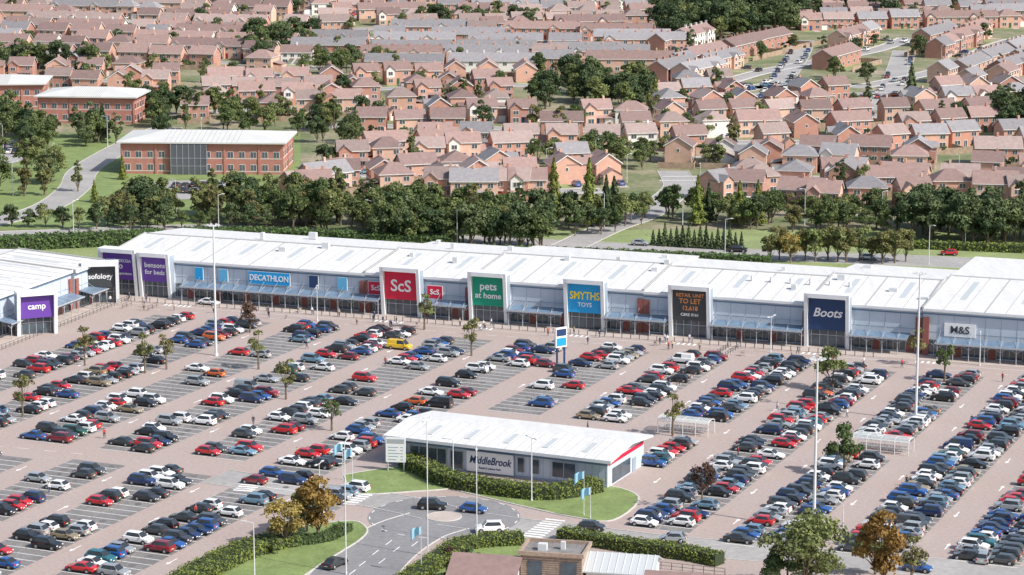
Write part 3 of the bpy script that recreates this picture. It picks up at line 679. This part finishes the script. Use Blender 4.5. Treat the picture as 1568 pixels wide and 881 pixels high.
car('suv','black',G(662,780),-rad(10),'black_car',.07); car('hatch','blue',G(725,785),-rad(20),'blue_car',.07); car('suv','white',G(750,815),rad(185),'white_off_road_car',.07)
car('saloon','dgrey',G(513,868),rad(60),'dark_car',.07); car('van','yellow',G(612,535),-RA,'yellow_van'); car('hatch','red',G(1453,391),rad(175),'red_car'); car('hatch','maroon',G(835,562),-RA,'parked_car')
car('suv','grey',G(865,571),-RA); car('hatch','dgrey',G(906,812),rad(-14),'grey_car'); car('hatch','silver',G(1030,830),rad(170),'silver_car'); car('hatch','silver',G(1506,860),rad(70),'silver_car')
car('van','grey',G(1398,808),-RA,'grey_van'); car('saloon','white',G(320,467),-RA); car('hatch','blue',G(1405,875),-RA)
# ------------------------------------------------------------ offices
def office(name,fx,fy,W,Dp,h,ang,atr=None):
    b=MB(); b.box(0,W,0,Dp,0,h,0); ov=1.2; zt=h+.3; rz_=1.9; ix=Dp*.5
    A=[(-ov,-ov,zt),(W+ov,-ov,zt),(W+ov,Dp+ov,zt),(-ov,Dp+ov,zt)]; r0,r1=(ix,Dp/2,zt+rz_),(W-ix,Dp/2,zt+rz_)
    b.add(A+[r0,r1],[(0,1,5,4),(1,2,5),(2,3,4,5),(3,0,4)],1); b.slab([(-ov,-ov,zt-.002),(W+ov,-ov,zt-.002),(W+ov,Dp+ov,zt-.002),(-ov,Dp+ov,zt-.002)],.4,1)
    for i in range(1,16): x=ix+(W-2*ix)*i/16; b.slab([(x-.06,-ov,zt+.05),(x+.06,-ov,zt+.05),(x+.06,Dp/2,zt+rz_+.05),(x-.06,Dp/2,zt+rz_+.05)],.06,5)
    def wins(T,L,skip=None):
        b.M=T; n=int(L/3.2)
        for i in range(0,n+1,3): 
            x=i*L/n
            if not(skip and skip[0]-.5<x<skip[1]+.5): b.box(max(0,x-.3),min(L,x+.3),-.25,-.001,0,h-.4,0)
        for s in range(2):
            z=1.0+s*3.6
            b.box(.1,L-.1,-.04,0,z-.25,z-.1,3)
            for i in range(n):
                x=(i+.5)*L/n
                if skip and skip[0]<x<skip[1]: continue
                b.box(x-.85,x+.85,-.05,0,z,z+1.8,4); b.box(x-.77,x-.04,-.07,-.051,z+.08,z+1.72,2); b.box(x+.04,x+.77,-.07,-.051,z+.08,z+1.72,2)
        b.M=None
    wins(None,W,atr); wins(Matrix.Translation((W,0,0))@Matrix.Rotation(rad(90),4,'Z'),Dp); wins(Matrix.Translation((0,Dp,0))@Matrix.Rotation(-rad(90),4,'Z'),Dp)
    if atr:
        b.box(atr[0],atr[1],-1.2,-.01,0,h-.3,2)
        for i in range(7): x=atr[0]+i*(atr[1]-atr[0])/6; b.box(x-.05,x+.05,-1.3,-1.2,0,h-.3,6)
        for z in(2.4,4.6): b.box(atr[0],atr[1],-1.28,-1.2,z,z+.1,6)
    ob(name,b.mesh(name,['office_brick','office_roof','office_glass','render_white','frame_white','roof_seam','steel']),G(fx,fy),ang)
office('brick_office_building',187,266,45,22,8.8,-rad(3),(14,24))
office('brick_office_building',60,188,31,20,8.4,-rad(6)); office('brick_office_building',-60,168,27,22,8.2,rad(4))
officeP=[GP([(175,290),(475,290),(475,225),(180,225)]),GP([(40,197),(225,197),(225,160),(40,160)]),GP([(-100,177),(120,177),(120,150),(-100,150)])]
# ------------------------------------------------------------ background roads
road('main_road',GP([(-300,372),(60,360),(330,352),(700,368),(1100,388),(1500,404),(1900,424)]),13,.03,'light_asphalt')
road('access_road',GP([(-300,400),(-60,352),(60,322),(112,290),(128,262),(175,232),(235,203),(260,195)]),8.5,.032,'light_asphalt')
road('side_road',GP([(870,378),(930,350),(985,330),(1020,305),(1040,285),(1030,262)]),8.5,.034,'light_asphalt')
RR=[[(1180,150),(1200,118),(1222,85),(1230,62)],[(1350,170),(1372,120),(1385,78)],[(1040,180),(1080,150),(1190,128)],[(600,128),(800,100),(1010,128),(1200,135)],[(420,130),(395,95),(410,60),(470,20)],[(1568,155),(1400,150),(1180,150)]]
for l in RR:
    road('residential_street',GP(l),9,.038,'light_asphalt')
    Q=smooth(GP(l),14)
    for i in range(len(Q)-1):
        if R.random()<.6:
            t=(Q[i+1]-Q[i]).normalized(); car(R.choice(KINDS),R.choice(COLS),Q[i]+Vector((-t.y,t.x))*R.choice([-3.3,3.3]),math.atan2(t.y,t.x))
flat('office_car_park',GP([(165,307),(190,287),(250,277),(365,275),(370,293),(330,303),(180,310)]),.02,'light_asphalt')
flat('office_car_park',GP([(-100,262),(-100,220),(40,215),(60,235),(0,258)]),.02,'light_asphalt')
for i in range(12): car(R.choice(KINDS),R.choice(COLS),G(270+i%6*14,286+8*(i//6)+R.uniform(0,2)),rad(80))
for i in range(14): car(R.choice(KINDS),R.choice(COLS),G(-20+i%7*9,226+9*(i//7)),rad(80))
for px,py in((1130,386),(620,360),(980,376),(1330,398)): car(R.choice(KINDS),R.choice(COLS),G(px,py),rad(-12),'car')
# ------------------------------------------------------------ houses
def win(b,T,x,z,w,h):
    b.M=T; b.box(x-w/2,x+w/2,-.06,0,z,z+h,2)
    n=2 if w>1 else 1; g=.09; cw=(w-g*(n+1))/n
    for i in range(n):
        x0=x-w/2+g+i*(cw+g); b.box(x0,x0+cw,-.075,-.061,z+g,z+h-g,3)
    b.M=None
def hbody(b,x0,x1,y0,y1,h,rise):
    b.box(x0,x1,y0,y1,0,h,0); b.gable(x0,x1,y0,y1,h,rise,.4,1,0)
    for x in(x0-.41,x1+.41):
        ym=(y0+y1)/2; sl=rise/((y1-y0)/2); ze=h-sl*.4
        for ya in(y0-.4,y1+.4): b.add([(x,ya,ze-.08),(x,ym,h+rise-.08),(x,ym,h+rise+.17),(x,ya,ze+.17)],[(0,1,2,3)],2)
    for y in(y0-.46,y1+.41): b.box(x0-.4,x1+.4,y,y+.05,h-rise/((y1-y0)/2)*.4-.06,h-rise/((y1-y0)/2)*.4+.12,2)
def house(kind):
    b=MB(); h=5.1
    def side_T(W,Dp): return {'f':None,'b':Matrix.Translation((W,Dp,0))@Matrix.Rotation(math.pi,4,'Z'),'r':Matrix.Translation((W,0,0))@Matrix.Rotation(rad(90),4,'Z'),'l':Matrix.Translation((0,Dp,0))@Matrix.Rotation(-rad(90),4,'Z')}
    if kind in(0,1,2):
        W,Dp=(8.6,7.4) if kind!=1 else (9.5,7.2); hbody(b,0,W,0,Dp,h,2.3); T=side_T(W,Dp)
        for f in 'fb':
            for x in(1.7,W-1.7):
                if f=='f' and kind!=2 and x<3: continue
                win(b,T[f],x,3.2,1.7,1.3); win(b,T[f],x,.8,1.9,1.45)
        win(b,T['r'],Dp*.5,3.3,.8,1.0); win(b,T['l'],Dp*.5,3.3,.8,1.0); win(b,T['b'],W/2,.2,1.2,2.0)
        b.box(W/2-.5,W/2+.5,-.07,0,0,2.1,4)
        if kind==0:
            b.M=Matrix.Translation((3.6,-1.6,0))@Matrix.Rotation(rad(90),4,'Z'); b.gable(0,5.0,0,3.4,h-.02,1.35,.3,1,0); b.M=None
            b.box(.2,3.6,-1.6,-.002,0,h-.02,0); TT=Matrix.Translation((0,-1.6,0)); win(b,TT,1.9,3.1,1.8,1.3); win(b,TT,1.9,.7,2.0,1.5)
            b.slab([(3.7,-1.5,2.4),(W+.1,-1.5,2.4),(W+.1,-.005,3.0),(3.7,-.005,3.0)],.12,1)
        elif kind==1:
            b.M=Matrix.Translation((W+.003,1,0)); b.box(0,3.2,0,5.5,0,2.5,0); b.gable(0,3.2,0,5.5,2.5,1.4,.3,1,0); b.box(.4,2.8,-.05,0,0,2.1,2); b.M=None
            b.M=Matrix.Translation((3.3,-.9,0))@Matrix.Rotation(rad(90),4,'Z'); b.gable(0,4,0,3.0,h-.02,1.15,.3,1,5); b.M=None
            b.box(.3,3.3,-.9,-.002,2.5,h-.02,5); b.box(.3,3.3,-.9,-.002,0,2.5,0); TT=Matrix.Translation((0,-.9,0)); win(b,TT,1.8,3.2,1.7,1.3); win(b,TT,1.8,.8,1.8,1.3)
        else: b.slab([(W/2-1,-1.1,2.3),(W/2+1,-1.1,2.3),(W/2+1,-.005,2.8),(W/2-1,-.005,2.8)],.12,1); b.box(W/2-1,W/2-.9,-1,-.9,0,2.1,2); b.box(W/2+.9,W/2+1,-1,-.9,0,2.1,2)
        b.box(W*.75,W*.75+.6,Dp*.5-.3,Dp*.5+.3,h+1.8,h+3.2,0)
    elif kind==3:
        W,Dp=12,7.8; hbody(b,0,W,0,Dp,h,2.5); T=side_T(W,Dp)
        for x in(1.8,4.6,7.4,10.2): win(b,T['f'],x,3.2,1.5,1.3); win(b,T['b'],x,3.2,1.5,1.3); win(b,T['b'],x,.9,1.7,1.3)
        for x in(1.8,10.2): win(b,T['f'],x,.8,2,1.5)
        for x in(4.6,7.4): b.box(x-.5,x+.5,-.07,0,0,2.1,4); b.slab([(x-.9,-1,2.3),(x+.9,-1,2.3),(x+.9,-.005,2.7),(x-.9,-.005,2.7)],.1,1)
        win(b,T['r'],4,3.3,.8,1); b.box(5.7,6.3,3.5,4.3,h+2.0,h+3.6,0)
    elif kind==4:
        W,Dp=30,8; hbody(b,0,W,0,Dp,h,2.4); T=side_T(W,Dp)
        for i in range(5):
            x=i*6+1.6
            win(b,T['f'],x,.8,1.9,1.5); b.box(x+2.3,x+3.2,-.07,0,0,2.1,4); win(b,T['f'],x,3.2,1.6,1.3); win(b,T['f'],x+2.8,3.2,1,1.1)
            win(b,T['b'],x,3.2,1.5,1.3); win(b,T['b'],x+3,.8,1.6,1.4)
            b.box(i*6+5.6,i*6+6.2 if i<4 else 29.9,3.5,4.3,h+1.8,h+3.4,0)
        for i in(0,3): 
            b.M=Matrix.Translation((i*6+3.6,-1.2,0))@Matrix.Rotation(rad(90),4,'Z'); b.gable(0,4,0,3.4,h-.02,1.3,.3,1,5); b.M=None; b.box(i*6+.2,i*6+3.6,-1.2,-.002,0,h-.02,0); win(b,Matrix.Translation((0,-1.2,0)),i*6+1.9,3.2,1.6,1.3); win(b,Matrix.Translation((0,-1.2,0)),i*6+1.9,.8,1.9,1.4)
    elif kind==5:
        W,Dp=9,8.2; b.box(0,W,0,Dp,0,h,0); T=side_T(W,Dp); ov=.45
        A=[(-ov,-ov,h),(W+ov,-ov,h),(W+ov,Dp+ov,h),(-ov,Dp+ov,h),(3.2,Dp/2,h+2.5),(W-3.2,Dp/2,h+2.5)]
        b.add(A,[(0,1,5,4),(1,2,5),(2,3,4,5),(3,0,4)],1); b.slab([(x,y,h+.004) for x,y,_ in A[:4]],.15,2)
        for f in 'fb':
            for x in(2,W-2): win(b,T[f],x,3.2,1.7,1.3); win(b,T[f],x,.8,1.9,1.45)
        b.box(W/2-.5,W/2+.5,-.07,0,0,2.1,4); win(b,T['r'],4,3.3,.8,1.0)
        b.M=Matrix.Translation((-3.2,.8,0)); b.box(0,3.197,0,5.2,0,2.4,0); b.slab([(-.2,-.3,2.6),(3.19,-.3,3.4),(3.19,5.4,3.4),(-.2,5.4,2.6)],.15,1); b.box(.4,2.7,-.05,0,0,2.1,2); b.M=None
    elif kind==6:
        b.box(0,3.2,0,5.5,0,2.4,0); b.M=Matrix.Translation((3.2,0,0))@Matrix.Rotation(rad(90),4,'Z'); b.gable(0,5.5,0,3.2,2.4,1.3,.25,1,0); b.M=None; b.box(.4,2.8,-.05,0,0,2.1,2)
    return b
HB=[house(k) for k in range(7)]; HM={}
def houseob(kind,p,ang,bi=None,ti=None):
    bi=R.choice([0,0,1,2,2,3]) if bi is None else bi; ti=R.choice([0,0,1,2,2,3]) if ti is None else ti; di=R.randrange(4); key=(kind,bi,ti,di)
    wall='render_white' if bi==9 else 'house_brick_%d'%bi
    if key not in HM: HM[key]=HB[kind].mesh('house',[wall,'house_tiles_%d'%ti,'frame_white','window_glass','door_%d'%di,'render_white'])
    nm={4:'terraced_houses',3:'semi_detached_house',6:'garage'}.get(kind,'brick_house')
    return ob(nm,HM[key],p,ang,(R.uniform(.94,1.08),R.uniform(.95,1.08),R.uniform(.95,1.08)))
WID={0:8.6,1:9.5,2:8.6,3:12,4:30,5:9,6:3.2}
treeZ=[GP([(810,172),(812,138),(985,142),(990,172)]),GP([(1005,68),(1005,22),(1215,22),(1215,62)]),GP([(1510,210),(1515,178),(1700,178),(1700,210)]),GP([(820,236),(1000,240),(1010,252),(1000,262),(820,256)]),GP([(470,118),(620,108),(620,100),(470,106)])]
zones=[([(430,318),(560,222),(640,236),(860,232),(1000,240),(1000,288),(900,300),(800,298),(620,308)],14,'det'),
([(1000,236),(1750,240),(1750,322),(1400,322),(1290,332),(1180,318),(1000,300)],-10,'det'),
([(270,186),(330,122),(810,118),(830,170),(1000,178),(1030,232),(640,228),(560,212),(460,186)],4,'det'),
([(1030,232),(1000,170),(1060,132),(1750,155),(1750,236)],16,'det'),
([(410,112),(460,58),(1000,58),(1010,128),(820,114)],-3,'ter'),
([(-200,108),(-200,-20),(470,-20),(460,58),(400,112)],-12,'mix'),
([(480,55),(480,-20),(1000,-20),(1000,55)],9,'mix'),
([(1010,130),(1010,66),(1750,50),(1750,150),(1060,130)],62,'ter'),
([(1215,46),(1215,-20),(1750,-20),(1750,46)],5,'mix'),
([(-200,150),(-200,112),(230,112),(270,130),(240,150),(120,140),(30,130)],-5,'det')]
nh=0; fences=MB(); streets=MB(); drives=MB(); lawns=MB()
roadpts=[]
for l in RR[:2]+[[(870,378),(930,350),(985,330),(1020,305),(1040,285),(1030,262)]]: roadpts+=smooth(GP(l),8)
for zi,(poly,ang,typ) in enumerate(zones):
    W=GP(poly); an=rad(ang); u=Vector((math.cos(an),math.sin(an))); v=Vector((-u.y,u.x))
    cs=[(p.dot(u),p.dot(v)) for p in W]; u0,u1=min(c[0] for c in cs),max(c[0] for c in cs); v0,v1=min(c[1] for c in cs),max(c[1] for c in cs)
    pitch={'det':53,'ter':47,'mix':52}[typ]; vv=v0
    ok=lambda p: inpoly(p,W) and not any(inpoly(p,t) for t in treeZ) and not any(inpoly(p,t) for t in officeP)
    while vv<v1:
        uu=u0; amp=9 if typ=='det' else 5; wob=lambda s: amp*math.sin(s*.03+zi+vv*.1)
        while uu<u1:
            a=u*uu+v*(vv+wob(uu)); b2=u*(uu+8)+v*(vv+wob(uu+8))
            if ok(a) and ok(b2):
                n=v*3; streets.quad([(*(a-n),.022),(*(b2-n),.022),(*(b2+n),.022),(*(a+n),.022)],0)
                for sg in(-1,1):
                    n0=v*3*sg;n1=v*4.6*sg; streets.quad([(*(a+n0),.1),(*(b2+n0),.1),(*(b2+n1),.1),(*(a+n1),.1)],1)
                if R.random()<.35: car(R.choice(KINDS),R.choice(COLS),a+v*R.choice([-2,2]),an+(math.pi if R.random()<.5 else 0))
            uu+=8
        for sg in(-1,1):
            uu=u0+R.uniform(0,8); grp=R.choice([0,1,2,3]); gr2=R.choice([0,1,2,3])
            while uu<u1:
                if R.random()<.12: grp=R.choice([0,1,2,3]); gr2=R.choice([0,1,2,3])
                if typ=='ter' and R.random()<.75: kind=4
                elif typ=='mix': kind=R.choice([0,1,2,3,3,4,5])
                elif typ=='ter': kind=3
                else: kind=R.choice([0,0,1,1,2,3,5])
                w=WID[kind]; off=10.5+R.uniform(-2,3.5)
                cpt=u*(uu+w/2)+v*(vv+wob(uu)+sg*(off+4))
                if ok(cpt) and R.random()<.93 and not any((cpt-q).length<11 for q in roadpts):
                    turn=typ=='det' and R.random()<.33
                    ha=an+(0 if sg>0 else math.pi)+(rad(90)*R.choice([-1,1]) if turn else 0)+rad(R.uniform(-9,9) if typ=='det' else R.uniform(-3,3))
                    hp=cpt-Vector((math.cos(ha),math.sin(ha)))*w/2-Vector((-math.sin(ha),math.cos(ha)))*4
                    bi=9 if R.random()<.05 else (grp if R.random()<.6 else None)
                    houseob(kind,hp,ha,bi,3 if (typ=='ter' and R.random()<.5) else (gr2 if R.random()<.6 else None)); nh+=1
                    e=cpt-v*sg*(off-.5)+u*w*.2; f=cpt-v*sg*4.5+u*w*.2; n=u*1.4
                    drives.quad([(*(e-n),.03),(*(e+n),.03),(*(f+n),.03),(*(f-n),.03)],0)
                    l0=cpt-v*sg*(off-1)-u*w*.1; l1=cpt-v*sg*4.5-u*w*.1; lawns.quad([(*(l0-u*2.6),.026),(*(l0+u*1.2),.026),(*(l1+u*1.2),.026),(*(l1-u*2.6),.026)],0)
                    g0=cpt+v*sg*4.5; g1=cpt+v*sg*11; lawns.quad([(*(g0-u*w*.45),.026),(*(g0+u*w*.45),.026),(*(g1+u*w*.45),.026),(*(g1-u*w*.45),.026)],0)
                    if R.random()<.5: car(R.choice(KINDS),R.choice(COLS),(e+f)/2,an+rad(90))
                    g0=cpt+u*(w/2+.8)+v*sg*3; g1=g0+v*sg*9.5
                    for (pa_,pb_) in((g0,g1),(g1,g1-u*(w+1.6))):
                        dd=(pb_-pa_); nn=Vector((-dd.y,dd.x)).normalized()*.05
                        fences.slab([(*(pa_-nn),1.8),(*(pb_-nn),1.8),(*(pb_+nn),1.8),(*(pa_+nn),1.8)],1.8,0)
                    for _ in range(2):
                        if R.random()<.6: tree(R.choice(['s0','s1']),cpt+v*sg*R.uniform(6,13)+u*R.uniform(-5,5),R.uniform(.7,1.7))
                    if R.random()<.45: tree(R.choice(['s0','s1']),cpt-v*sg*R.uniform(6,9)+u*R.uniform(-5,5),R.uniform(.5,1.1))
                    if R.random()<.3: tree(R.choice(['g0','g1','g2','o0','d1','cs','g3','t0','o1']),cpt+v*sg*R.uniform(8,13)+u*R.uniform(-4,4),R.uniform(.5,.9))
                    if R.random()<.15: houseob(6,cpt+u*(w/2+.8),ha)
                uu+=w+(R.uniform(1.8,4.2) if R.random()<.82 else R.uniform(7,14))
        vv+=pitch
ob('garden_fences',fences.mesh('garden_fences',['fence_wood'])); ob('residential_streets',streets.mesh('s',['light_asphalt','kerb_stone'])); ob('driveways',drives.mesh('d',['footpath'])); ob('garden_lawns',lawns.mesh('l',['verge_grass']))
for px,py,k,a in((450,308,3,35),(478,300,3,38),(505,288,0,35),(650,304,0,-5),(690,308,3,0),(740,305,3,-8),(780,306,1,0),(1100,308,0,40),(1145,300,5,10),(1190,318,3,-20),(1235,325,0,-15),(1380,318,0,10),(1260,285,1,0),(1320,300,3,5),(1430,308,5,0),(1490,312,3,-8),(1545,315,0,0)):
    houseob(k,G(px,py),rad(a)); nh+=1
# ------------------------------------------------------------ trees masses
def scatter(poly,n,keys,s0,s1):
    W=GP(poly); xs=[p.x for p in W]; ys=[p.y for p in W]; c=0; it=0
    while c<n and it<n*40:
        it+=1; p=(R.uniform(min(xs),max(xs)),R.uniform(min(ys),max(ys)))
        if inpoly(p,W) and not any(inpoly(p,o) for o in officeP): tree(R.choice(keys),p,R.uniform(s0,s1)); c+=1
scatter([(370,348),(400,322),(600,330),(840,345),(850,366),(560,360),(390,352)],85,['g0','g1','g2','g3','d0','o0','t0','t1'],.8,1.25)
scatter([(560,374),(830,384),(830,376),(560,366)],36,['g0','g1','d2','d0','g3'],.8,1.15)
scatter([(1395,372),(1395,345),(1750,348),(1750,382)],60,['d0','d1','d2'],.9,1.25)
scatter([(1000,350),(1000,325),(1395,335),(1395,362)],50,['g0','g1','d0','o0','g3'],.55,.95)
scatter([(840,365),(850,340),(1000,330),(1000,350),(900,372)],14,['g0','g1','d0'],.6,.9)
scatter([(812,172),(812,138),(985,142),(990,172)],26,['d0','d1','d2','g1'],1.0,1.4)
scatter([(820,256),(820,240),(1000,244),(1000,262)],16,['g0','g1','d2','g3'],.6,.9)
scatter([(470,118),(620,108),(620,100),(470,106)],14,['g0','g1','d2','g3'],.8,1.0)
scatter([(1005,68),(1005,22),(1215,22),(1215,62)],75,['d0','d1','d2','g2','o0'],1.2,1.7)
scatter([(1215,40),(1215,-20),(1750,-20),(1750,10)],60,['d0','d1','d2','g2'],1.1,1.6)
scatter([(1510,210),(1515,178),(1700,178),(1700,210)],25,['d0','d1'],1.0,1.3)
scatter([(160,348),(190,325),(400,322),(390,345)],38,['g0','g1','o0','d0','o1','t0','t1'],.7,1.15)
scatter([(-150,308),(-150,250),(70,245),(105,275),(60,305)],18,['g0','g1','d1','t1'],.9,1.3)
scatter([(-150,225),(-150,195),(150,205),(180,222),(120,232)],40,['g0','g1','d1','g3'],.7,1.1)
scatter([(-150,190),(40,180),(55,200),(-150,205)],14,['g0','o0','d1'],.8,1.2)
scatter([(225,195),(225,170),(460,180),(560,215),(500,262),(455,285),(470,240),(455,215)],45,['g0','g1','d0','g3','o0','t0'],.7,1.1)
scatter([(-150,118),(0,105),(150,108),(150,118)],20,['d0','d1','g0'],.9,1.3)
scatter([(370,105),(380,70),(480,65),(470,85)],18,['g0','d0','d1'],1,1.3)
scatter([(640,46),(640,38),(840,38),(840,46)],16,['g0','d0','g1'],.9,1.1)
scatter([(-100,300),(1568,300),(1568,0),(0,0)],170,['g0','g1','g2','g3','d0','d1','o0','t0','t1'],.6,1.05)
for px in range(1180,1400,17): tree(R.choice(['a0','o0','o1','o0']),G(px+R.uniform(-4,4),399+R.uniform(-3,3)+(px-1180)*.02),R.uniform(.85,1.05))
for px in range(1000,1140,9): tree('cs',G(px,376+(px-1000)*.06),R.uniform(.8,1.1))
for px,py,k,s in((848,337,'cl',1.15),(902,347,'cl',1.2),(928,346,'cd',1.05),(1068,345,'cl',.95),(1132,345,'cl',.85),(1160,345,'cl',.85),(1085,340,'cd',.8),(188,275,'cl',.5),(145,310,'cl',.5),(1003,165,'cl',.8),(940,342,'cd',1),(158,215,'cd',.9),(1395,150,'cd',1.1)): tree(k,G(px,py),s)
for px in range(-60,420,26): tree(R.choice(['g1','d0','d2']),G(px,350+R.uniform(-3,3)),R.uniform(.45,.7))
hedge('boundary_hedge',GP([(-150,392),(0,383),(120,377),(250,371)]),6,3.0,'hedge_leaves_dark',6,.28)
hedge('boundary_hedge',GP([(280,368),(420,368),(560,374),(700,380)]),5,2.8,'hedge_leaves_dark',6,.28)
hedge('boundary_hedge',GP([(560,384),(800,393),(1000,400),(1180,408)]),4,2.2,'hedge_leaves_dark',6,.28)
hedge('boundary_hedge',GP([(1190,372),(1400,380),(1600,388)]),3,1.8,'hedge_leaves',6,.25)
# ------------------------------------------------------------ people
def person_mesh(ph,top,legs,hair):
    sw=.30*ph
    V=[(0,0,.98),(0,0,1.15),(0,.01,1.32),(0,0,1.46),(0,.01,1.55)]; E=[(0,1),(1,2),(2,3),(3,4)]; Rr=[(.15,.12),(.135,.10),(.16,.11),(.10,.08),(.052,.055)]
    def ch(root,pts,rs):
        p=root
        for q,r in zip(pts,rs): V.append(q); Rr.append((r,r)); E.append((p,len(V)-1)); p=len(V)-1
    for s in(1,-1):
        k=s*sw
        ch(0,[(s*.1,.0,.90),(s*.1,.12*k/.3+.05,.50),(s*.1,k*.9-(.06),.10 if k>0 else .14),(s*.1,k*.9+.10,.045)],[.095,.062,.042,.038])
        ch(3,[(s*.19,0,1.42),(s*.24,-k*.35,1.16),(s*.25,-k*.7+.08,.93),(s*.25,-k*.75+.11,.85)],[.06,.046,.032,.036])
    me=bpy.data.meshes.new('p'); me.from_pydata(V,E,[]); o=bpy.data.objects.new('p',me); S.collection.objects.link(o)
    o.modifiers.new('s','SKIN'); sb=o.modifiers.new('u','SUBSURF'); sb.levels=1
    for i,r in enumerate(Rr): me.skin_vertices[0].data[i].radius=r
    me.skin_vertices[0].data[0].use_root=True
    bpy.context.view_layer.update(); m2=bpy.data.meshes.new_from_object(o.evaluated_get(bpy.context.evaluated_depsgraph_get())); bpy.data.objects.remove(o)
    b=MB(); b.v=[tuple(v.co) for v in m2.vertices]
    for p in m2.polygons:
        c=p.center; b.f.append(list(p.vertices))
        b.m.append(3 if c.z<.1 else (2 if (abs(c.x)>.2 and c.z<.95) or c.z>1.50 else (1 if c.z<1.0 else 0)))
    n=12
    def ell(c,rx,ry,rz,m,zmin=-1,face=False):
        P=[];K=8
        for i in range(K+1):
            t=-math.pi/2+math.pi*i/K
            for j in range(n):
                a=6.28318*j/n; x=math.cos(a)*math.cos(t);y=math.sin(a)*math.cos(t);z=math.sin(t)
                if z<zmin: z=zmin
                px_,py_,pz_=c[0]+x*rx*(1-.15*(z<0)),c[1]+y*ry,c[2]+z*rz
                if face and j==3 and i==4: py_+=.022
                P.append((px_,py_,pz_))
        b.add(P,[(i*n+j,i*n+(j+1)%n,(i+1)*n+(j+1)%n,(i+1)*n+j) for i in range(K) for j in range(n)],m)
    ell((0,.02,1.66),.075,.095,.12,2,face=True); ell((0,-.005,1.69),.083,.098,.105,4,zmin=-.35)
    for s in(1,-1):
        ell((s*.078,.02,1.655),.012,.02,.03,2); ell((s*.03,.112,1.672),.012,.008,.008,4)
        base=(s*.25,-(s*sw)*.75+.11,.85)
        for q in range(5):
            y=base[1]+(-.03+.02*q if q<4 else .045); L=[.07,.08,.075,.06,.05][q]; z=base[2]-(.03 if q<4 else -.01)
            b.cyl((base[0],y,z),(base[0]-s*.008,y+(.02 if q==4 else .005),z-L*.55),.0095,.009,5,2); b.cyl((base[0]-s*.008,y+(.02 if q==4 else .005),z-L*.55),(base[0]-s*.022,y+.012,z-L),.009,.007,5,2)
    return b.mesh('pedestrian',[top,legs,'skin','plastic',hair],True)
mk('skin',(.5,.3,.22),rough=.6);mk('hair_dark',(.04,.025,.02));mk('hair_fair',(.3,.2,.1));mk('denim',(.05,.08,.16));mk('trouser',(.03,.03,.04));mk('top_white',(.7,.7,.7));mk('top_red',(.5,.05,.05));mk('top_navy',(.03,.05,.14));mk('top_black',(.025,.025,.03));mk('beige',(.4,.32,.22))
PPL=[person_mesh(1,'top_white','denim','hair_dark'),person_mesh(-1,'top_navy','trouser','hair_fair'),person_mesh(.7,'top_black','denim','hair_dark'),person_mesh(-.8,'top_red','trouser','hair_dark'),person_mesh(.35,'beige','trouser','hair_fair')]
def person(p,a=None): return ob('pedestrian',R.choice(PPL),(p[0],p[1],.055),R.uniform(0,6.28) if a is None else a,R.uniform(.93,1.04))
for i in range(44):
    a=a_of(R.choice([620,753,900,1060,1269,420,1440,245,R.uniform(250,1500)])); person(loc(a+R.uniform(-7,7),R.uniform(-15,-4.2)))
for px,py in((1388,745),(1394,746),(742,573),(750,574),(388,652),(160,672),(455,700),(1010,802),(1488,650),(1190,630),(1297,640),(735,508),(75,755),(640,640),(900,660),(1130,700),(1270,560),(1535,585),(300,790),(230,660),(590,560),(470,535)): person(G(px,py))
def trolley(p,a):
    b=MB()
    for x in(0,.85):
        for y in(0,.5): b.cyl((x,y,.0),(x,y,.12),.05,.05,6,0)
    for z,e in((.15,0),(.5,.0),(1.0,-.05)):
        for (q,w) in(((0,0),(.85,0)),((.85,0),(.85,.5)),((.85,.5),(0,.5)),((0,.5),(0,0))): b.cyl((q[0]+e,q[1],z),(w[0]-e,w[1],z),.015,.015,4,0)
    for i in range(7): b.cyl((i*.14,0,.5),(i*.14,0,1.0),.01,.01,4,0); b.cyl((i*.14,.5,.5),(i*.14,.5,1.0),.01,.01,4,0)
    b.cyl((-.12,0,1.05),(-.12,.5,1.05),.02,.02,5,0); b.box(.1,.7,.08,.42,.52,.85,1)
    ob('shopping_trolley',b.mesh('trolley',['alloy','beige']),(p[0],p[1],.05),a)
for px,py in((1399,748),(640,500),(1000,530),(1140,545),(460,478)): trolley(G(px,py),R.uniform(0,6))
# ------------------------------------------------------------ light, world, camera
el=rad(42); sd=Vector((.86,-.51,0)).normalized(); sv=Vector((sd.x*math.cos(el),sd.y*math.cos(el),math.sin(el)))
sun=bpy.data.lights.new('sun','SUN'); sun.energy=5.0; sun.angle=rad(.5); sun.color=(1,.965,.91)
so=bpy.data.objects.new('sun',sun); S.collection.objects.link(so); so.rotation_euler=sv.to_track_quat('Z','Y').to_euler()
w=bpy.data.worlds.new('World'); S.world=w; w.use_nodes=True; nt=w.node_tree; bg=nt.nodes['Background']
sk=nt.nodes.new('ShaderNodeTexSky'); sk.sky_type='NISHITA'; sk.sun_disc=False; sk.sun_elevation=el; sk.sun_rotation=math.atan2(sd.x,sd.y); sk.air_density=1; sk.dust_density=2.5
nt.links.new(sk.outputs[0],bg.inputs[0]); bg.inputs[1].default_value=.15
cam=bpy.data.cameras.new('camera'); cam.lens=36*F/1568; cam.sensor_width=36; cam.clip_start=1; cam.clip_end=30000
co=bpy.data.objects.new('camera',cam); S.collection.objects.link(co); co.location=(0,0,CH); co.rotation_euler=(math.pi/2-PIT,0,0); S.camera=co
S.view_settings.view_transform='Standard'; S.view_settings.look='None'; S.view_settings.exposure=0
print('cars',ncar,'houses',nh,'objects',len(bpy.data.objects))
